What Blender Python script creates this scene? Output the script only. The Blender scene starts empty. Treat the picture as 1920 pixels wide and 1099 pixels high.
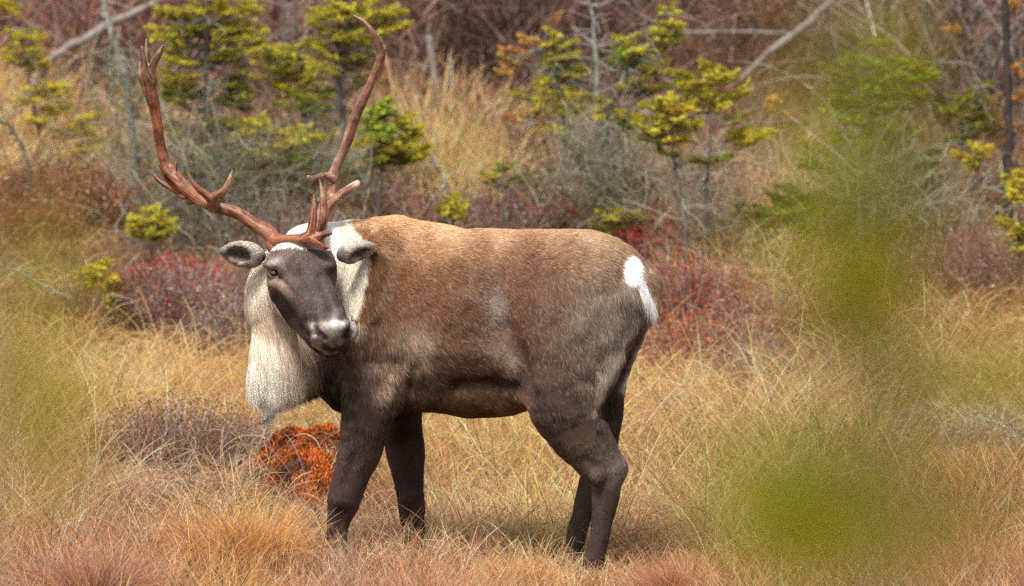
import bpy, math, random
import numpy as np
from mathutils import Vector, Matrix
import openvdb as vdb

random.seed(7)
RNG = np.random.default_rng(11)
SC = bpy.context.scene

# ------------------------------------------------------------------ camera, sky, sun, exposure
FPX, CAM_D, CAM_H, HORIZON = 10800.0, 20.0, 2.2, -113.0
PITCH = math.atan((549.5 - HORIZON) / FPX)
cam_d = bpy.data.cameras.new('camera')
cam = bpy.data.objects.new('camera', cam_d)
SC.collection.objects.link(cam)
SC.camera = cam
cam_d.sensor_width = 36.0
cam_d.lens = FPX / 1920.0 * 36.0
cam_d.clip_start, cam_d.clip_end = 0.3, 600.0
cam.location = (0, -CAM_D, CAM_H)
cam.rotation_euler = (math.pi / 2 - PITCH, 0, 0)
cam_d.dof.use_dof = True
cam_d.dof.focus_distance = CAM_D + 0.05
cam_d.dof.aperture_fstop = cam_d.lens / 50.0      # a 50 mm wide aperture

SUN_EL, SUN_ROT = 58.0, 205.0
world = bpy.data.worlds.new('World')
SC.world = world
world.use_nodes = True
wn = world.node_tree
bg = wn.nodes['Background']
sky = wn.nodes.new('ShaderNodeTexSky')
sky.sky_type = 'NISHITA'
sky.sun_disc = False
sky.sun_elevation = math.radians(SUN_EL)
sky.sun_rotation = math.radians(SUN_ROT)
sky.dust_density = 3.0
hs = wn.nodes.new('ShaderNodeHueSaturation')
hs.inputs['Saturation'].default_value = 0.22        # overcast: a nearly grey sky
wn.links.new(sky.outputs[0], hs.inputs['Color'])
wn.links.new(hs.outputs[0], bg.inputs['Color'])
bg.inputs['Strength'].default_value = 0.065

sun_d = bpy.data.lights.new('sun', 'SUN')
sun = bpy.data.objects.new('sun', sun_d)
SC.collection.objects.link(sun)
sun_d.energy = 1.5
sun_d.angle = math.radians(15)
sun_d.color = (1.0, 0.93, 0.83)
_el, _az = math.radians(SUN_EL), math.radians(SUN_ROT)
_dir = Vector((math.sin(_az) * math.cos(_el), math.cos(_az) * math.cos(_el), math.sin(_el)))
sun.rotation_euler = _dir.to_track_quat('Z', 'Y').to_euler()
sun.location = _dir * 30

SC.view_settings.view_transform = 'Standard'
SC.view_settings.look = 'None'
SC.view_settings.gamma = 1.0
SC.view_settings.use_curve_mapping = False
SC.view_settings.exposure = 1.7
SC.render.hair_type = 'STRIP'
SC.cycles.max_bounces = 5
SC.cycles.diffuse_bounces = 3
SC.cycles.glossy_bounces = 1
SC.cycles.transparent_max_bounces = 4
SC.cycles.use_denoising = False
SC.cycles.use_adaptive_sampling = False

# ------------------------------------------------------------------ picture point -> place
_cp, _sp = math.cos(PITCH), math.sin(PITCH)


def PN(px, py, Y):
    """world points at depth Y seen at photograph pixel (px, py); arrays allowed"""
    px, py, Y = np.broadcast_arrays(np.asarray(px, float), np.asarray(py, float), np.asarray(Y, float))
    a, b = (px - 960.0), -(py - 549.5)
    dy = FPX * _cp + b * _sp
    dz = -FPX * _sp + b * _cp
    t = (Y + CAM_D) / dy
    return np.stack([a * t, Y, CAM_H + dz * t], -1)


def P(px, py, Y=0.0):
    return Vector(PN(px, py, Y).tolist())


def IMG(p):
    p = np.asarray(p, float)
    x, y, z = p[..., 0], p[..., 1] + CAM_D, p[..., 2] - CAM_H
    f = y * _cp - z * _sp
    u = y * _sp + z * _cp
    return 960.0 + FPX * x / f, 549.5 - FPX * u / f


# ------------------------------------------------------------------ noise, terrain
def vnoise(x, y, seed=0):
    xi, yi = np.floor(x).astype(np.int64), np.floor(y).astype(np.int64)
    xf, yf = x - xi, y - yi
    xf, yf = xf * xf * (3 - 2 * xf), yf * yf * (3 - 2 * yf)

    def h(a, b):
        n = (a * 374761393 + b * 668265263 + seed * 982451653) & 0xFFFFFFFF
        n = ((n ^ (n >> 13)) * 1274126177) & 0xFFFFFFFF
        return ((n ^ (n >> 16)) & 0xFFFF) / 65535.0
    return ((h(xi, yi) * (1 - xf) + h(xi + 1, yi) * xf) * (1 - yf) + (h(xi, yi + 1) * (1 - xf) + h(xi + 1, yi + 1) * xf) * yf)


def fbm(x, y, seed=0, o=3):
    s, a, t = 0, 1.0, 0
    for i in range(o):
        s = s + a * vnoise(x * 2 ** i, y * 2 ** i, seed + i)
        t += a
        a *= 0.5
    return s / t


_PY = np.array([-30, -19, -12, -6, -2, 1.2, 3, 5, 9, 14, 20, 30, 60, 140, 400.0])
_PZ = np.array([0, 0, -.05, -.08, -.05, 0, .09, .30, .80, 1.38, 2.5, 5.0, 12, 26, 30.0])


def hump(x, y, cx, cy, rx, ry, h):
    return h * np.exp(-((x - cx) / rx) ** 2 - ((y - cy) / ry) ** 2)


def G(x, y):
    x, y = np.asarray(x, float), np.asarray(y, float)
    z = np.interp(y, _PY, _PZ)
    amp = np.interp(y, [-6, 0.8, 3, 10, 20, 60], [.05, .05, .12, .22, .5, 2.0])
    z = z + (fbm(x * .9 + 3, y * .9, 5) - .5) * amp + (fbm(x * 3.1, y * 3.1, 9, 2) - .5) * .06
    z = z + hump(x, y, -.76, 1.95, .34, .40, .22)          # moss hummock
    z = z + hump(x, y, -1.25, 1.2, .42, .35, .12)
    z = z + hump(x, y, 1.65, 1.6, .55, .4, .14)
    z = z + hump(x, y, -.98, .1, .16, .2, .05)
    return z


# ------------------------------------------------------------------ object helpers
COL = SC.collection


def tag(o, label=None, cat=None, group=None, kind=None):
    if label: o['label'] = label
    if cat: o['category'] = cat
    if group: o['group'] = group
    if kind: o['kind'] = kind
    return o


def link(name, data, mat=None, parent=None):
    o = bpy.data.objects.new(name, data)
    COL.objects.link(o)
    if mat is not None: data.materials.append(mat)
    if parent is not None:
        o.parent = parent
        o.location = -parent.location if parent.parent is None else -(parent.parent.location)
        if parent.parent is not None: o.location = (0, 0, 0)
    return o


def empty(name, loc):
    o = bpy.data.objects.new(name, None)
    COL.objects.link(o)
    o.location = loc
    o.empty_display_size = .1
    return o


def mesh_np(name, V, Fc, mat=None, parent=None, cols=None, smooth=False, facecols=None):
    """V n*3, Fc m*k"""
    me = bpy.data.meshes.new(name)
    V = np.asarray(V, np.float32); Fc = np.asarray(Fc, np.int32)
    n, m, k = len(V), len(Fc), Fc.shape[1]
    me.vertices.add(n); me.vertices.foreach_set('co', V.ravel())
    me.loops.add(m * k); me.loops.foreach_set('vertex_index', Fc.ravel())
    me.polygons.add(m)
    me.polygons.foreach_set('loop_start', np.arange(0, m * k, k, dtype=np.int32))
    me.polygons.foreach_set('loop_total', np.full(m, k, np.int32))
    if smooth: me.polygons.foreach_set('use_smooth', np.ones(m, bool))
    me.update(calc_edges=True)
    if cols is not None:
        a = me.attributes.new('col', 'FLOAT_COLOR', 'POINT')
        a.data.foreach_set('color', np.concatenate([cols, np.ones((n, 1))], 1).astype(np.float32).ravel())
    if facecols is not None:
        a = me.attributes.new('col', 'FLOAT_COLOR', 'FACE')
        a.data.foreach_set('color', np.concatenate([facecols, np.ones((m, 1))], 1).astype(np.float32).ravel())
    return link(name, me, mat, parent)


def curves_np(name, pts, rad, cols, mat, parent=None):
    """pts N*K*3, rad N*K (or K), cols N*3"""
    N, K, _ = pts.shape
    h = bpy.data.hair_curves.new(name)
    h.add_curves([K] * N)
    h.attributes['position'].data.foreach_set('vector', pts.astype(np.float32).ravel())
    r = h.attributes.get('radius') or h.attributes.new('radius', 'FLOAT', 'POINT')
    r.data.foreach_set('value', np.broadcast_to(rad, (N, K)).astype(np.float32).ravel())
    c = h.attributes.new('col', 'FLOAT_COLOR', 'CURVE')
    c.data.foreach_set('color', np.concatenate([cols, np.ones((N, 1))], 1).astype(np.float32).ravel())
    return link(name, h, mat, parent)


def nodes(name, rough=.7, spec=.3):
    m = bpy.data.materials.new(name)
    m.use_nodes = True
    b = m.node_tree.nodes['Principled BSDF']
    b.inputs['Roughness'].default_value = rough
    b.inputs['Specular IOR Level'].default_value = spec
    return m, m.node_tree, b


def attr_mat(name, rough=.7, spec=.25, translucent=0.0, noise=None):
    m, nt, b = nodes(name, rough, spec)
    a = nt.nodes.new('ShaderNodeAttribute'); a.attribute_name = 'col'
    src = a.outputs['Color']
    if noise:
        t = nt.nodes.new('ShaderNodeTexNoise'); t.inputs['Scale'].default_value = noise[0]; t.inputs['Detail'].default_value = 4
        g = nt.nodes.new('ShaderNodeNewGeometry')
        nt.links.new(g.outputs['Position'], t.inputs['Vector'])
        mr = nt.nodes.new('ShaderNodeMapRange'); mr.inputs[1].default_value = .3; mr.inputs[2].default_value = .7
        mr.inputs[3].default_value = noise[1]; mr.inputs[4].default_value = noise[2]
        nt.links.new(t.outputs[0], mr.inputs[0])
        mx = nt.nodes.new('ShaderNodeMix'); mx.data_type = 'RGBA'; mx.blend_type = 'MULTIPLY'; mx.inputs[0].default_value = 1
        nt.links.new(src, mx.inputs[6]); nt.links.new(mr.outputs[0], mx.inputs[7])
        src = mx.outputs[2]
    nt.links.new(src, b.inputs['Base Color'])
    if translucent > 0:
        tr = nt.nodes.new('ShaderNodeBsdfTranslucent'); nt.links.new(src, tr.inputs['Color'])
        mxs = nt.nodes.new('ShaderNodeMixShader'); mxs.inputs[0].default_value = translucent
        nt.links.new(b.outputs[0], mxs.inputs[1]); nt.links.new(tr.outputs[0], mxs.inputs[2])
        nt.links.new(mxs.outputs[0], nt.nodes['Material Output'].inputs['Surface'])
    return m


def noise_mat(name, c1, c2, scale, rough=.8, spec=.2, bump=.0, stretch=(1, 1, 1), c3=None):
    m, nt, b = nodes(name, rough, spec)
    g = nt.nodes.new('ShaderNodeTexCoord')
    mp = nt.nodes.new('ShaderNodeMapping'); mp.inputs['Scale'].default_value = stretch
    nt.links.new(g.outputs['Object'], mp.inputs['Vector'])
    t = nt.nodes.new('ShaderNodeTexNoise'); t.inputs['Scale'].default_value = scale; t.inputs['Detail'].default_value = 6
    t.inputs['Roughness'].default_value = .65
    nt.links.new(mp.outputs[0], t.inputs['Vector'])
    r = nt.nodes.new('ShaderNodeValToRGB')
    r.color_ramp.elements[0].position = .35; r.color_ramp.elements[0].color = (*c1, 1)
    r.color_ramp.elements[1].position = .65; r.color_ramp.elements[1].color = (*c2, 1)
    if c3:
        e = r.color_ramp.elements.new(.75); e.color = (*c3, 1)
    nt.links.new(t.outputs[0], r.inputs[0]); nt.links.new(r.outputs[0], b.inputs['Base Color'])
    if bump:
        bp = nt.nodes.new('ShaderNodeBump'); bp.inputs['Strength'].default_value = bump; bp.inputs['Distance'].default_value = .01
        nt.links.new(t.outputs[0], bp.inputs['Height']); nt.links.new(bp.outputs[0], b.inputs['Normal'])
    return m


M_GRASS = attr_mat('dry_grass_straw', .6, .25, .25)
M_LEAF = attr_mat('shrub_leaf', .6, .2, .3)
M_NEEDLE = attr_mat('spruce_needle', .55, .25, .3)
M_TWIG = attr_mat('twig_bark', .85, .15)
M_FUR = attr_mat('coat_hair', .62, .18)
_nt = M_FUR.node_tree
_at = _nt.nodes.new('ShaderNodeAttribute'); _at.attribute_name = 'coat_normal'
_gn = _nt.nodes.new('ShaderNodeNewGeometry')
_mv = _nt.nodes.new('ShaderNodeMix'); _mv.data_type = 'VECTOR'; _mv.inputs[0].default_value = .72
_nm = _nt.nodes.new('ShaderNodeVectorMath'); _nm.operation = 'NORMALIZE'
_nt.links.new(_gn.outputs['Normal'], _mv.inputs[4]); _nt.links.new(_at.outputs['Vector'], _mv.inputs[5])
_nt.links.new(_mv.outputs[1], _nm.inputs[0]); _nt.links.new(_nm.outputs[0], _nt.nodes['Principled BSDF'].inputs['Normal'])
M_SKIN = attr_mat('coat_under_hair', .85, .1, noise=(260, .6, 1.15))
M_BARK = noise_mat('spruce_bark', (.05, .04, .035), (.2, .18, .16), 30, bump=.6, stretch=(1, 1, .35), c3=(.36, .38, .31))
M_DARK = noise_mat('dark_dead_bark', (.018, .014, .012), (.07, .055, .045), 30, bump=.6, c3=(.12, .10, .08))
M_DEAD = noise_mat('weathered_dead_wood', (.12, .10, .09), (.29, .26, .235), 18, bump=.5, stretch=(1, 1, .3), c3=(.40, .37, .35))
M_EARTH = noise_mat('peat_and_litter', (.035, .022, .014), (.16, .095, .05), 9, rough=.95, spec=.05, bump=.4, c3=(.24, .15, .07))

# ------------------------------------------------------------------ ground
xs = np.concatenate([np.linspace(-260, -8, 26)[:-1], np.linspace(-8, 8, 161), np.linspace(8, 260, 26)[1:]])
ys = np.concatenate([np.linspace(-60, -6, 20)[:-1], np.linspace(-6, 24, 300), np.linspace(24, 400, 50)[1:]])
gx, gy = np.meshgrid(xs, ys)
gv = np.stack([gx, gy, G(gx, gy)], -1).reshape(-1, 3)
nx_, ny_ = len(xs), len(ys)
ii = (np.arange(ny_ - 1)[:, None] * nx_ + np.arange(nx_ - 1)[None]).ravel()
gf = np.stack([ii, ii + 1, ii + nx_ + 1, ii + nx_], 1)
tag(mesh_np('ground', gv, gf, M_EARTH, smooth=True), kind='structure')


# ------------------------------------------------------------------ distance-field modelling
class Field:
    def __init__(s, lo, hi, h):
        s.lo = np.array(lo, float); s.h = h
        s.n = np.ceil((np.array(hi) - s.lo) / h).astype(int) + 1
        s.a = np.full(s.n, .08, np.float32)
        s.ax = [(s.lo[i] + np.arange(s.n[i]) * h).astype(np.float32) for i in range(3)]

    def sl(s, lo, hi):
        i0 = np.clip(np.floor((np.array(lo) - s.lo) / s.h).astype(int), 0, s.n)
        i1 = np.clip(np.ceil((np.array(hi) - s.lo) / s.h).astype(int) + 1, 0, s.n)
        S = tuple(slice(int(a), int(b)) for a, b in zip(i0, i1))
        return S, s.ax[0][S[0]][:, None, None], s.ax[1][S[1]][None, :, None], s.ax[2][S[2]][None, None, :]

    def blend(s, S, d, k, sub=False):
        a = s.a[S]
        if sub:                                   # smooth subtraction
            d = -d
            if k > 0:
                hh = np.maximum(k - np.abs(a - d), 0) / k
                s.a[S] = np.maximum(a, d) + hh * hh * k * .25
            else: s.a[S] = np.maximum(a, d)
            return
        if k > 0:
            hh = np.maximum(k - np.abs(a - d), 0) / k
            s.a[S] = np.minimum(a, d) - hh * hh * k * .25
        else: s.a[S] = np.minimum(a, d)

    def cone(s, a, b, ra, rb, k=.02, ky=1.0, sub=False):
        a, b = np.array(a, float), np.array(b, float)
        m = max(ra, rb) + k + .03
        lo, hi = np.minimum(a, b) - m, np.maximum(a, b) + m
        S, x, y, z = s.sl(lo, hi)
        if 0 in [q.stop - q.start for q in S]: return
        v = (b - a) * np.array([1, ky, 1]); L2 = max(float(v @ v), 1e-9)
        px, py, pz = x - a[0], (y - a[1]) * ky, z - a[2]
        t = np.clip((px * v[0] + py * v[1] + pz * v[2]) / L2, 0, 1)
        d = np.sqrt((px - t * v[0]) ** 2 + (py - t * v[1]) ** 2 + (pz - t * v[2]) ** 2) - (ra + t * (rb - ra))
        s.blend(S, d, k, sub)

    def ell(s, c, r, k=.02, R=None, sub=False):
        c, r = np.array(c, float), np.array(r, float)
        m = r.max() + k + .03
        S, x, y, z = s.sl(c - m, c + m)
        x, y, z = x - c[0], y - c[1], z - c[2]
        if R is not None:
            R = np.array(R)                       # rows: local axes
            x, y, z = (R[0][0] * x + R[0][1] * y + R[0][2] * z, R[1][0] * x + R[1][1] * y + R[1][2] * z, R[2][0] * x + R[2][1] * y + R[2][2] * z)
        q = np.sqrt((x / r[0]) ** 2 + (y / r[1]) ** 2 + (z / r[2]) ** 2)
        g = np.sqrt((x / r[0] ** 2) ** 2 + (y / r[1] ** 2) ** 2 + (z / r[2] ** 2) ** 2) + 1e-6
        s.blend(S, (q * (q - 1) / g).astype(np.float32), k, sub)

    def chain(s, pts, k=.02, ky=1.0, sub=3):
        P_ = np.array([p[0] for p in pts], float); r_ = np.array([p[1] for p in pts], float)
        if sub > 1 and len(P_) > 2:                # Catmull-Rom through the joints
            Q_ = np.vstack([2 * P_[0] - P_[1], P_, 2 * P_[-1] - P_[-2]]); o = []; ro = []
            for i in range(len(P_) - 1):
                a, b, c, d = Q_[i:i + 4]
                for t in np.arange(sub) / sub:
                    o.append(.5 * (2 * b + (c - a) * t + (2 * a - 5 * b + 4 * c - d) * t * t + (3 * b - a - 3 * c + d) * t ** 3))
                    ro.append(r_[i] * (1 - t) + r_[i + 1] * t)
            P_ = np.array(o + [P_[-1]]); r_ = np.array(ro + [r_[-1]])
        m = r_.max() + k + .03
        S, x, y, z = s.sl(P_.min(0) - m, P_.max(0) + m)
        if 0 in [q.stop - q.start for q in S]: return
        D = np.full(s.a[S].shape, .2, np.float32)
        T_ = Field.__new__(Field); T_.lo, T_.h, T_.n, T_.a = s.lo, s.h, s.n, D
        lo_i = np.array([q.start for q in S]); T_.lo = s.lo + lo_i * s.h; T_.n = np.array(D.shape); T_.ax = [s.ax[j][S[j]] for j in range(3)]
        for i in range(len(P_) - 1): T_.cone(P_[i], P_[i + 1], r_[i], r_[i + 1], 0, ky)
        s.blend(S, D, k)

    def soften(s, passes, keep):
        lo, hi, m_ = keep
        orig = s.a.copy()
        a = s.a
        for _ in range(passes):
            for ax in range(3):
                b = np.moveaxis(a, ax, 0)
                b[1:-1] = (b[:-2] + 2 * b[1:-1] + b[2:]) * .25
        w = np.ones(s.n, np.float32)
        d = 0
        for i in range(3):
            x = s.ax[i].reshape([-1 if j == i else 1 for j in range(3)])
            d = np.maximum(d, np.maximum(lo[i] - x, x - hi[i]))
        w = np.clip(d / m_, 0, 1)
        s.a = orig * (1 - w) + a * w

    def mesh(s, relax=1):
        g = vdb.FloatGrid(.08)
        g.copyFromArray(np.ascontiguousarray(s.a))
        g.transform = vdb.createLinearTransform(voxelSize=s.h)
        V, Q = g.convertToQuads(0.0)
        V = np.asarray(V, float) + s.lo
        Q = np.asarray(Q, np.int64)
        for _ in range(relax):
            acc = np.zeros_like(V); cnt = np.zeros(len(V))
            for a, b in ((0, 1), (1, 2), (2, 3), (3, 0)):
                np.add.at(acc, Q[:, a], V[Q[:, b]]); np.add.at(acc, Q[:, b], V[Q[:, a]])
                np.add.at(cnt, Q[:, a], 1); np.add.at(cnt, Q[:, b], 1)
            V = V * .5 + .5 * acc / np.maximum(cnt, 1)[:, None]
        return V, Q

    def grad(s, V):
        i = np.clip(np.round((V - s.lo) / s.h).astype(int), 1, s.n - 2)
        g = np.stack([s.a[i[:, 0] + 1, i[:, 1], i[:, 2]] - s.a[i[:, 0] - 1, i[:, 1], i[:, 2]],
                      s.a[i[:, 0], i[:, 1] + 1, i[:, 2]] - s.a[i[:, 0], i[:, 1] - 1, i[:, 2]],
                      s.a[i[:, 0], i[:, 1], i[:, 2] + 1] - s.a[i[:, 0], i[:, 1], i[:, 2] - 1]], -1)
        return g / (np.linalg.norm(g, axis=1, keepdims=True) + 1e-9)

    def hit(s, px, py, y0=-.6, y1=.6):
        for Y in np.arange(y0, y1, .002):
            p = PN(px, py, Y)
            i = np.round((p - s.lo) / s.h).astype(int)
            if (i >= 0).all() and (i < s.n).all() and s.a[tuple(i)] < 0: return Y
        return None


PXM = 1 / 540.0


def Q3(px, py, Y): return tuple(PN(px, py, Y).tolist())


# ------------------------------------------------------------------ caribou: body
B = Field((-0.98 - .05, -.62, -.02), (.58, .72, 1.30), .0048)
tr = np.array([  # px, top, bottom, half width, egg
    (588, 480, 690, .05, .1), (615, 450, 725, .12, .1), (645, 424, 757, .165, .2), (690, 409, 772, .20, .35), (740, 404, 774, .225, .40), (800, 414, 772, .25, .34),
    (870, 431, 775, .27, .25), (950, 433, 772, .275, .2), (1000, 432, 762, .27, .2), (1060, 430, 735, .26, .2), (1110, 434, 705, .245, .2),
    (1150, 448, 680, .22, .15), (1185, 468, 635, .165, .1), (1210, 492, 600, .11, .1), (1229, 530, 578, .045, .0)])
xw = (tr[:, 0] - 960) / 540
ycen = np.interp(tr[:, 0], [588, 1232], [.27, -.20])
topz = PN(tr[:, 0], tr[:, 1], ycen)[:, 2]; botz = PN(tr[:, 0], tr[:, 2], ycen)[:, 2]
S, x, y, z = B.sl((xw[0] - .03, -.62, .3), (xw[-1] + .03, .7, 1.3))


def smooth_interp(xq, xp, fp):
    xx = np.linspace(xp[0], xp[-1], 400); f = np.interp(xx, xp, fp)
    kk = np.hanning(25); kk /= kk.sum()
    f = np.convolve(np.pad(f, 12, mode='edge'), kk, 'valid')
    return np.interp(xq, xx, f).astype(np.float32)


tz, bz = smooth_interp(x, xw, topz), smooth_interp(x, xw, botz)
wy, yc, eg = smooth_interp(x, xw, tr[:, 3]), smooth_interp(x, xw, ycen), smooth_interp(x, xw, tr[:, 4])
cz, hz = (tz + bz) / 2, (tz - bz) / 2
vv = np.clip((z - cz) / hz, -1, 1)
ww = wy * (1 - eg * np.clip(vv, -.3, 1))
q = ((np.abs(z - cz) / hz) ** 2.3 + (np.abs(y - yc) / ww) ** 2.3) ** (1 / 2.3)
d = ((q - 1) * np.minimum(hz, wy)).astype(np.float32)
d = np.maximum(d, np.maximum(xw[0] - x, x - xw[-1]))
B.blend(S, d, 0)
del q, d, vv, ww

K = .05


def leg(pts, Y, k=.03, ky=1.25):
    B.chain([(Q3(a, b, Y + (c[3] if len(c) > 3 else 0)), c[2] * PXM) for c in pts for a, b in [(c[0], c[1])]], k, ky)


# near hind
B.ell(Q3(1105, 590, -.25), (.165, .12, .20), .08)
leg([(1110, 585, 92, .04), (1075, 680, 84, .02), (1052, 738, 66), (1068, 800, 49), (1100, 850, 37), (1132, 884, 34), (1138, 905, 31), (1133, 950, 24), (1124, 1000, 20), (1116, 1040, 22), (1108, 1075, 20)], -.31, .035)
B.cone(Q3(1125, 800, -.31), Q3(1158, 876, -.31), .022, .026, .035)       # tendon to the point of hock
B.ell(Q3(1158, 884, -.31), (.030, .028, .040), .02)
# far hind
B.ell(Q3(1153, 598, .03), (.105, .11, .16), .03)
leg([(1162, 605, 48), (1153, 680, 33), (1143, 748, 28), (1132, 820, 30), (1118, 875, 30), (1106, 920, 26), (1092, 970, 21), (1080, 1010, 21), (1070, 1058, 19)], .03, .02)
# near fore
B.ell(Q3(712, 600, .06), (.13, .10, .20), .07)
leg([(712, 650, 78, .06), (700, 720, 60, .03), (690, 775, 49), (681, 830, 42), (668, 870, 38), (654, 912, 33), (645, 940, 32), (637, 972, 25), (632, 1005, 21), (630, 1040, 24), (624, 1066, 20)], .0, .04)
# far fore
leg([(748, 730, 40), (754, 790, 37), (758, 830, 37), (765, 870, 32), (770, 920, 26), (773, 955, 26), (776, 1000, 22), (780, 1030, 23), (777, 1045, 20)], .36, .03)
# brisket
B.ell(Q3(640, 700, .20), (.085, .13, .12), .05)
B.ell(Q3(612, 680, .20), (.04, .09, .10), .03)
# flank fold and soft belly
B.ell(Q3(985, 720, -.24), (.06, .05, .055), .06)
B.ell(Q3(890, 735, .0), (.18, .14, .07), .05)
# hip bone and shoulder blade relief
B.ell(Q3(720, 500, .03), (.08, .07, .13), .07)
# neck and mane
B.ell(Q3(640, 500, .25), (.15, .13, .15), .05)
B.ell(Q3(585, 505, .22), (.135, .12, .16), .04)
B.ell(Q3(543, 560, .15), (.155, .11, .19), .03)
B.ell(Q3(533, 645, .13), (.113, .09, .14), .03)
B.ell(Q3(530, 690, .12), (.105, .085, .115), .05)
B.cone(Q3(512, 722, .12), Q3(500, 776, .12), .062, .014, .04, 1.2)
B.ell(Q3(577, 690, .16), (.05, .06, .09), .03)
# tail
B.cone(Q3(1216, 525, -.23), Q3(1218, 592, -.27), .024, .015, .03)

def groove(pts_, r, k=.03, dep=.0):
    g_ = [Q3(a, b, (B.hit(a, b) if B.hit(a, b) is not None else 0) + dep) for a, b in pts_]
    for a, b in zip(g_[:-1], g_[1:]): B.cone(a, b, r, r, k, sub=True)


groove([(775, 688), (758, 722), (742, 760)], .014, .03)               # behind the elbow
groove([(948, 610), (968, 660), (984, 705), (996, 742)], .016, .05)   # in front of the stifle
groove([(860, 722), (915, 718), (965, 728)], .010, .05)               # above the soft belly
groove([(1206, 588), (1184, 650), (1160, 705), (1134, 748)], .020, .03)   # between the buttocks
groove([(1122, 815), (1138, 850), (1143, 872)], .008, .02)            # tendon above the hock
groove([(672, 815), (660, 870), (650, 905)], .006, .025)
groove([(640, 958), (634, 1000)], .005, .02)
groove([(1118, 925), (1112, 980), (1105, 1030)], .007, .02)
groove([(1098, 860), (1118, 878), (1140, 905)], .006, .02)
B.ell(Q3(1120, 896, -.36), (.022, .02, .028), .02)
B.ell(Q3(640, 938, -.035), (.028, .022, .032), .02)
B.ell(Q3(770, 930, .33), (.024, .02, .03), .02)
groove([(700, 610), (690, 680), (668, 745)], .010, .05)               # front of the shoulder
B.soften(5, ((-2, -2, -2), (-2, -2, -2), .001))
# head (muzzle turned to the lens)
B.ell(Q3(565, 502, .00), (.121, .12, .105), .02)
B.ell(Q3(568, 522, -.04), (.114, .09, .10), .03)
B.cone(Q3(576, 545, -.07), Q3(606, 592, -.16), .092, .068, .02)
B.cone(Q3(606, 592, -.16), Q3(624, 622, -.21), .072, .066, .02)
B.cone(Q3(541, 545, .0), Q3(590, 615, -.10), .072, .058, .03)
B.cone(Q3(590, 620, -.11), Q3(618, 650, -.17), .055, .030, .02)
B.ell(Q3(621, 650, -.185), (.038, .035, .024), .012)              # lower lip
B.cone(Q3(603, 628, -.225), Q3(654, 622, -.19), .040, .034, .02)   # upper lip, broad
B.ell(Q3(628, 611, -.265), (.040, .02, .022), .02)               # white nose pad
B.ell(Q3(517, 497, -.078), (.044, .034, .018), .012)              # brow
B.cone(Q3(534, 540, -.105), Q3(580, 606, -.175), .022, .018, .014)    # ridge of the cheek
B.ell(Q3(612, 500, -.085), (.035, .03, .02), .02)
B.ell(Q3(522, 535, -.07), (.034, .03, .016), .02)
def face_groove(pts_, r, k=.012, dep=.0):
    g_ = [Q3(a, b, (B.hit(a, b) if B.hit(a, b) is not None else 0) + dep) for a, b in pts_]
    for a, b in zip(g_[:-1], g_[1:]): B.cone(a, b, r, r, k, sub=True)


face_groove([(524, 522), (536, 534), (548, 552)], .006, .010)           # tear groove
face_groove([(548, 490), (556, 515), (572, 545)], .008, .02, -.002)     # hollow beside the forehead
face_groove([(600, 520), (612, 555), (626, 585)], .007, .02, -.002)
# nostrils
for ch, rim in ((((590, 611, .0035), (597, 624, .0095), (609, 637, .0105)), ((587, 612), (592, 632))), (((657, 606, .0035), (655, 620, .0085), (648, 633, .0095)), ((662, 608), (662, 630)))):
    rm = [Q3(p[0], p[1], (B.hit(*p) or -.2) + .004) for p in rim]
    B.cone(rm[0], rm[1], .010, .013, .010)
    pp_ = [(Q3(p[0], p[1], (B.hit(p[0], p[1]) or -.2) - .001), p[2]) for p in ch]
    for p, q in zip(pp_[:-1], pp_[1:]): B.cone(p[0], q[0], p[1], q[1], .003, sub=True)
# mouth line
mo = [(606, 648), (614, 655), (628, 656), (640, 653), (650, 645)]
mo = [Q3(a, b, (B.hit(a, b) or -.18) + .001) for a, b in mo]
for a, b in zip(mo[:-1], mo[1:]): B.cone(a, b, .0065, .0065, .003, sub=True)


# ears: cupped shells
EARS = []


def ear(c, ln, wd, ax, up, cup):
    ax = Vector(ax).normalized(); up = (Vector(up) - Vector(up).dot(ax) * ax).normalized(); nn = ax.cross(up)
    if nn.y > 0: nn = -nn
    R = [tuple(ax), tuple(nn), tuple(up)]
    c = np.array(c)
    EARS.append((c, np.array(R), np.array((ln, wd * .6, wd)) * 1.22))
    B.ell(c, (ln, wd * .55, wd), .012, R)
    B.cone(c, c + np.array(ax) * ln * .98, wd * .5, wd * .22, .02)
    B.ell(c + np.array(nn) * wd * cup[0] + np.array(ax) * ln * cup[2] + np.array(up) * wd * cup[1], (ln * .66, wd * .55, wd * .66), .006, R, sub=True)


ear(Q3(459, 477, .03), .073, .045, (-1, -.12, .16), (.0, -.15, 1), (.46, -.02, .20))
ear(Q3(663, 472, -.06), .061, .038, (1, .05, .36), (-.36, -.25, .9), (.46, -.42, .12))
# eye socket
EY = (514, 513)
Ye = B.hit(*EY)
B.ell(Q3(EY[0], EY[1], Ye - .001), (.0185, .014, .0155), .006, sub=True)

V, QF = B.mesh(1)
NV = B.grad(V)
f0 = V[QF[0]]
if np.dot(np.cross(f0[1] - f0[0], f0[2] - f0[0]), NV[QF[0, 0]]) < 0: QF = QF[:, ::-1]

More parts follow.
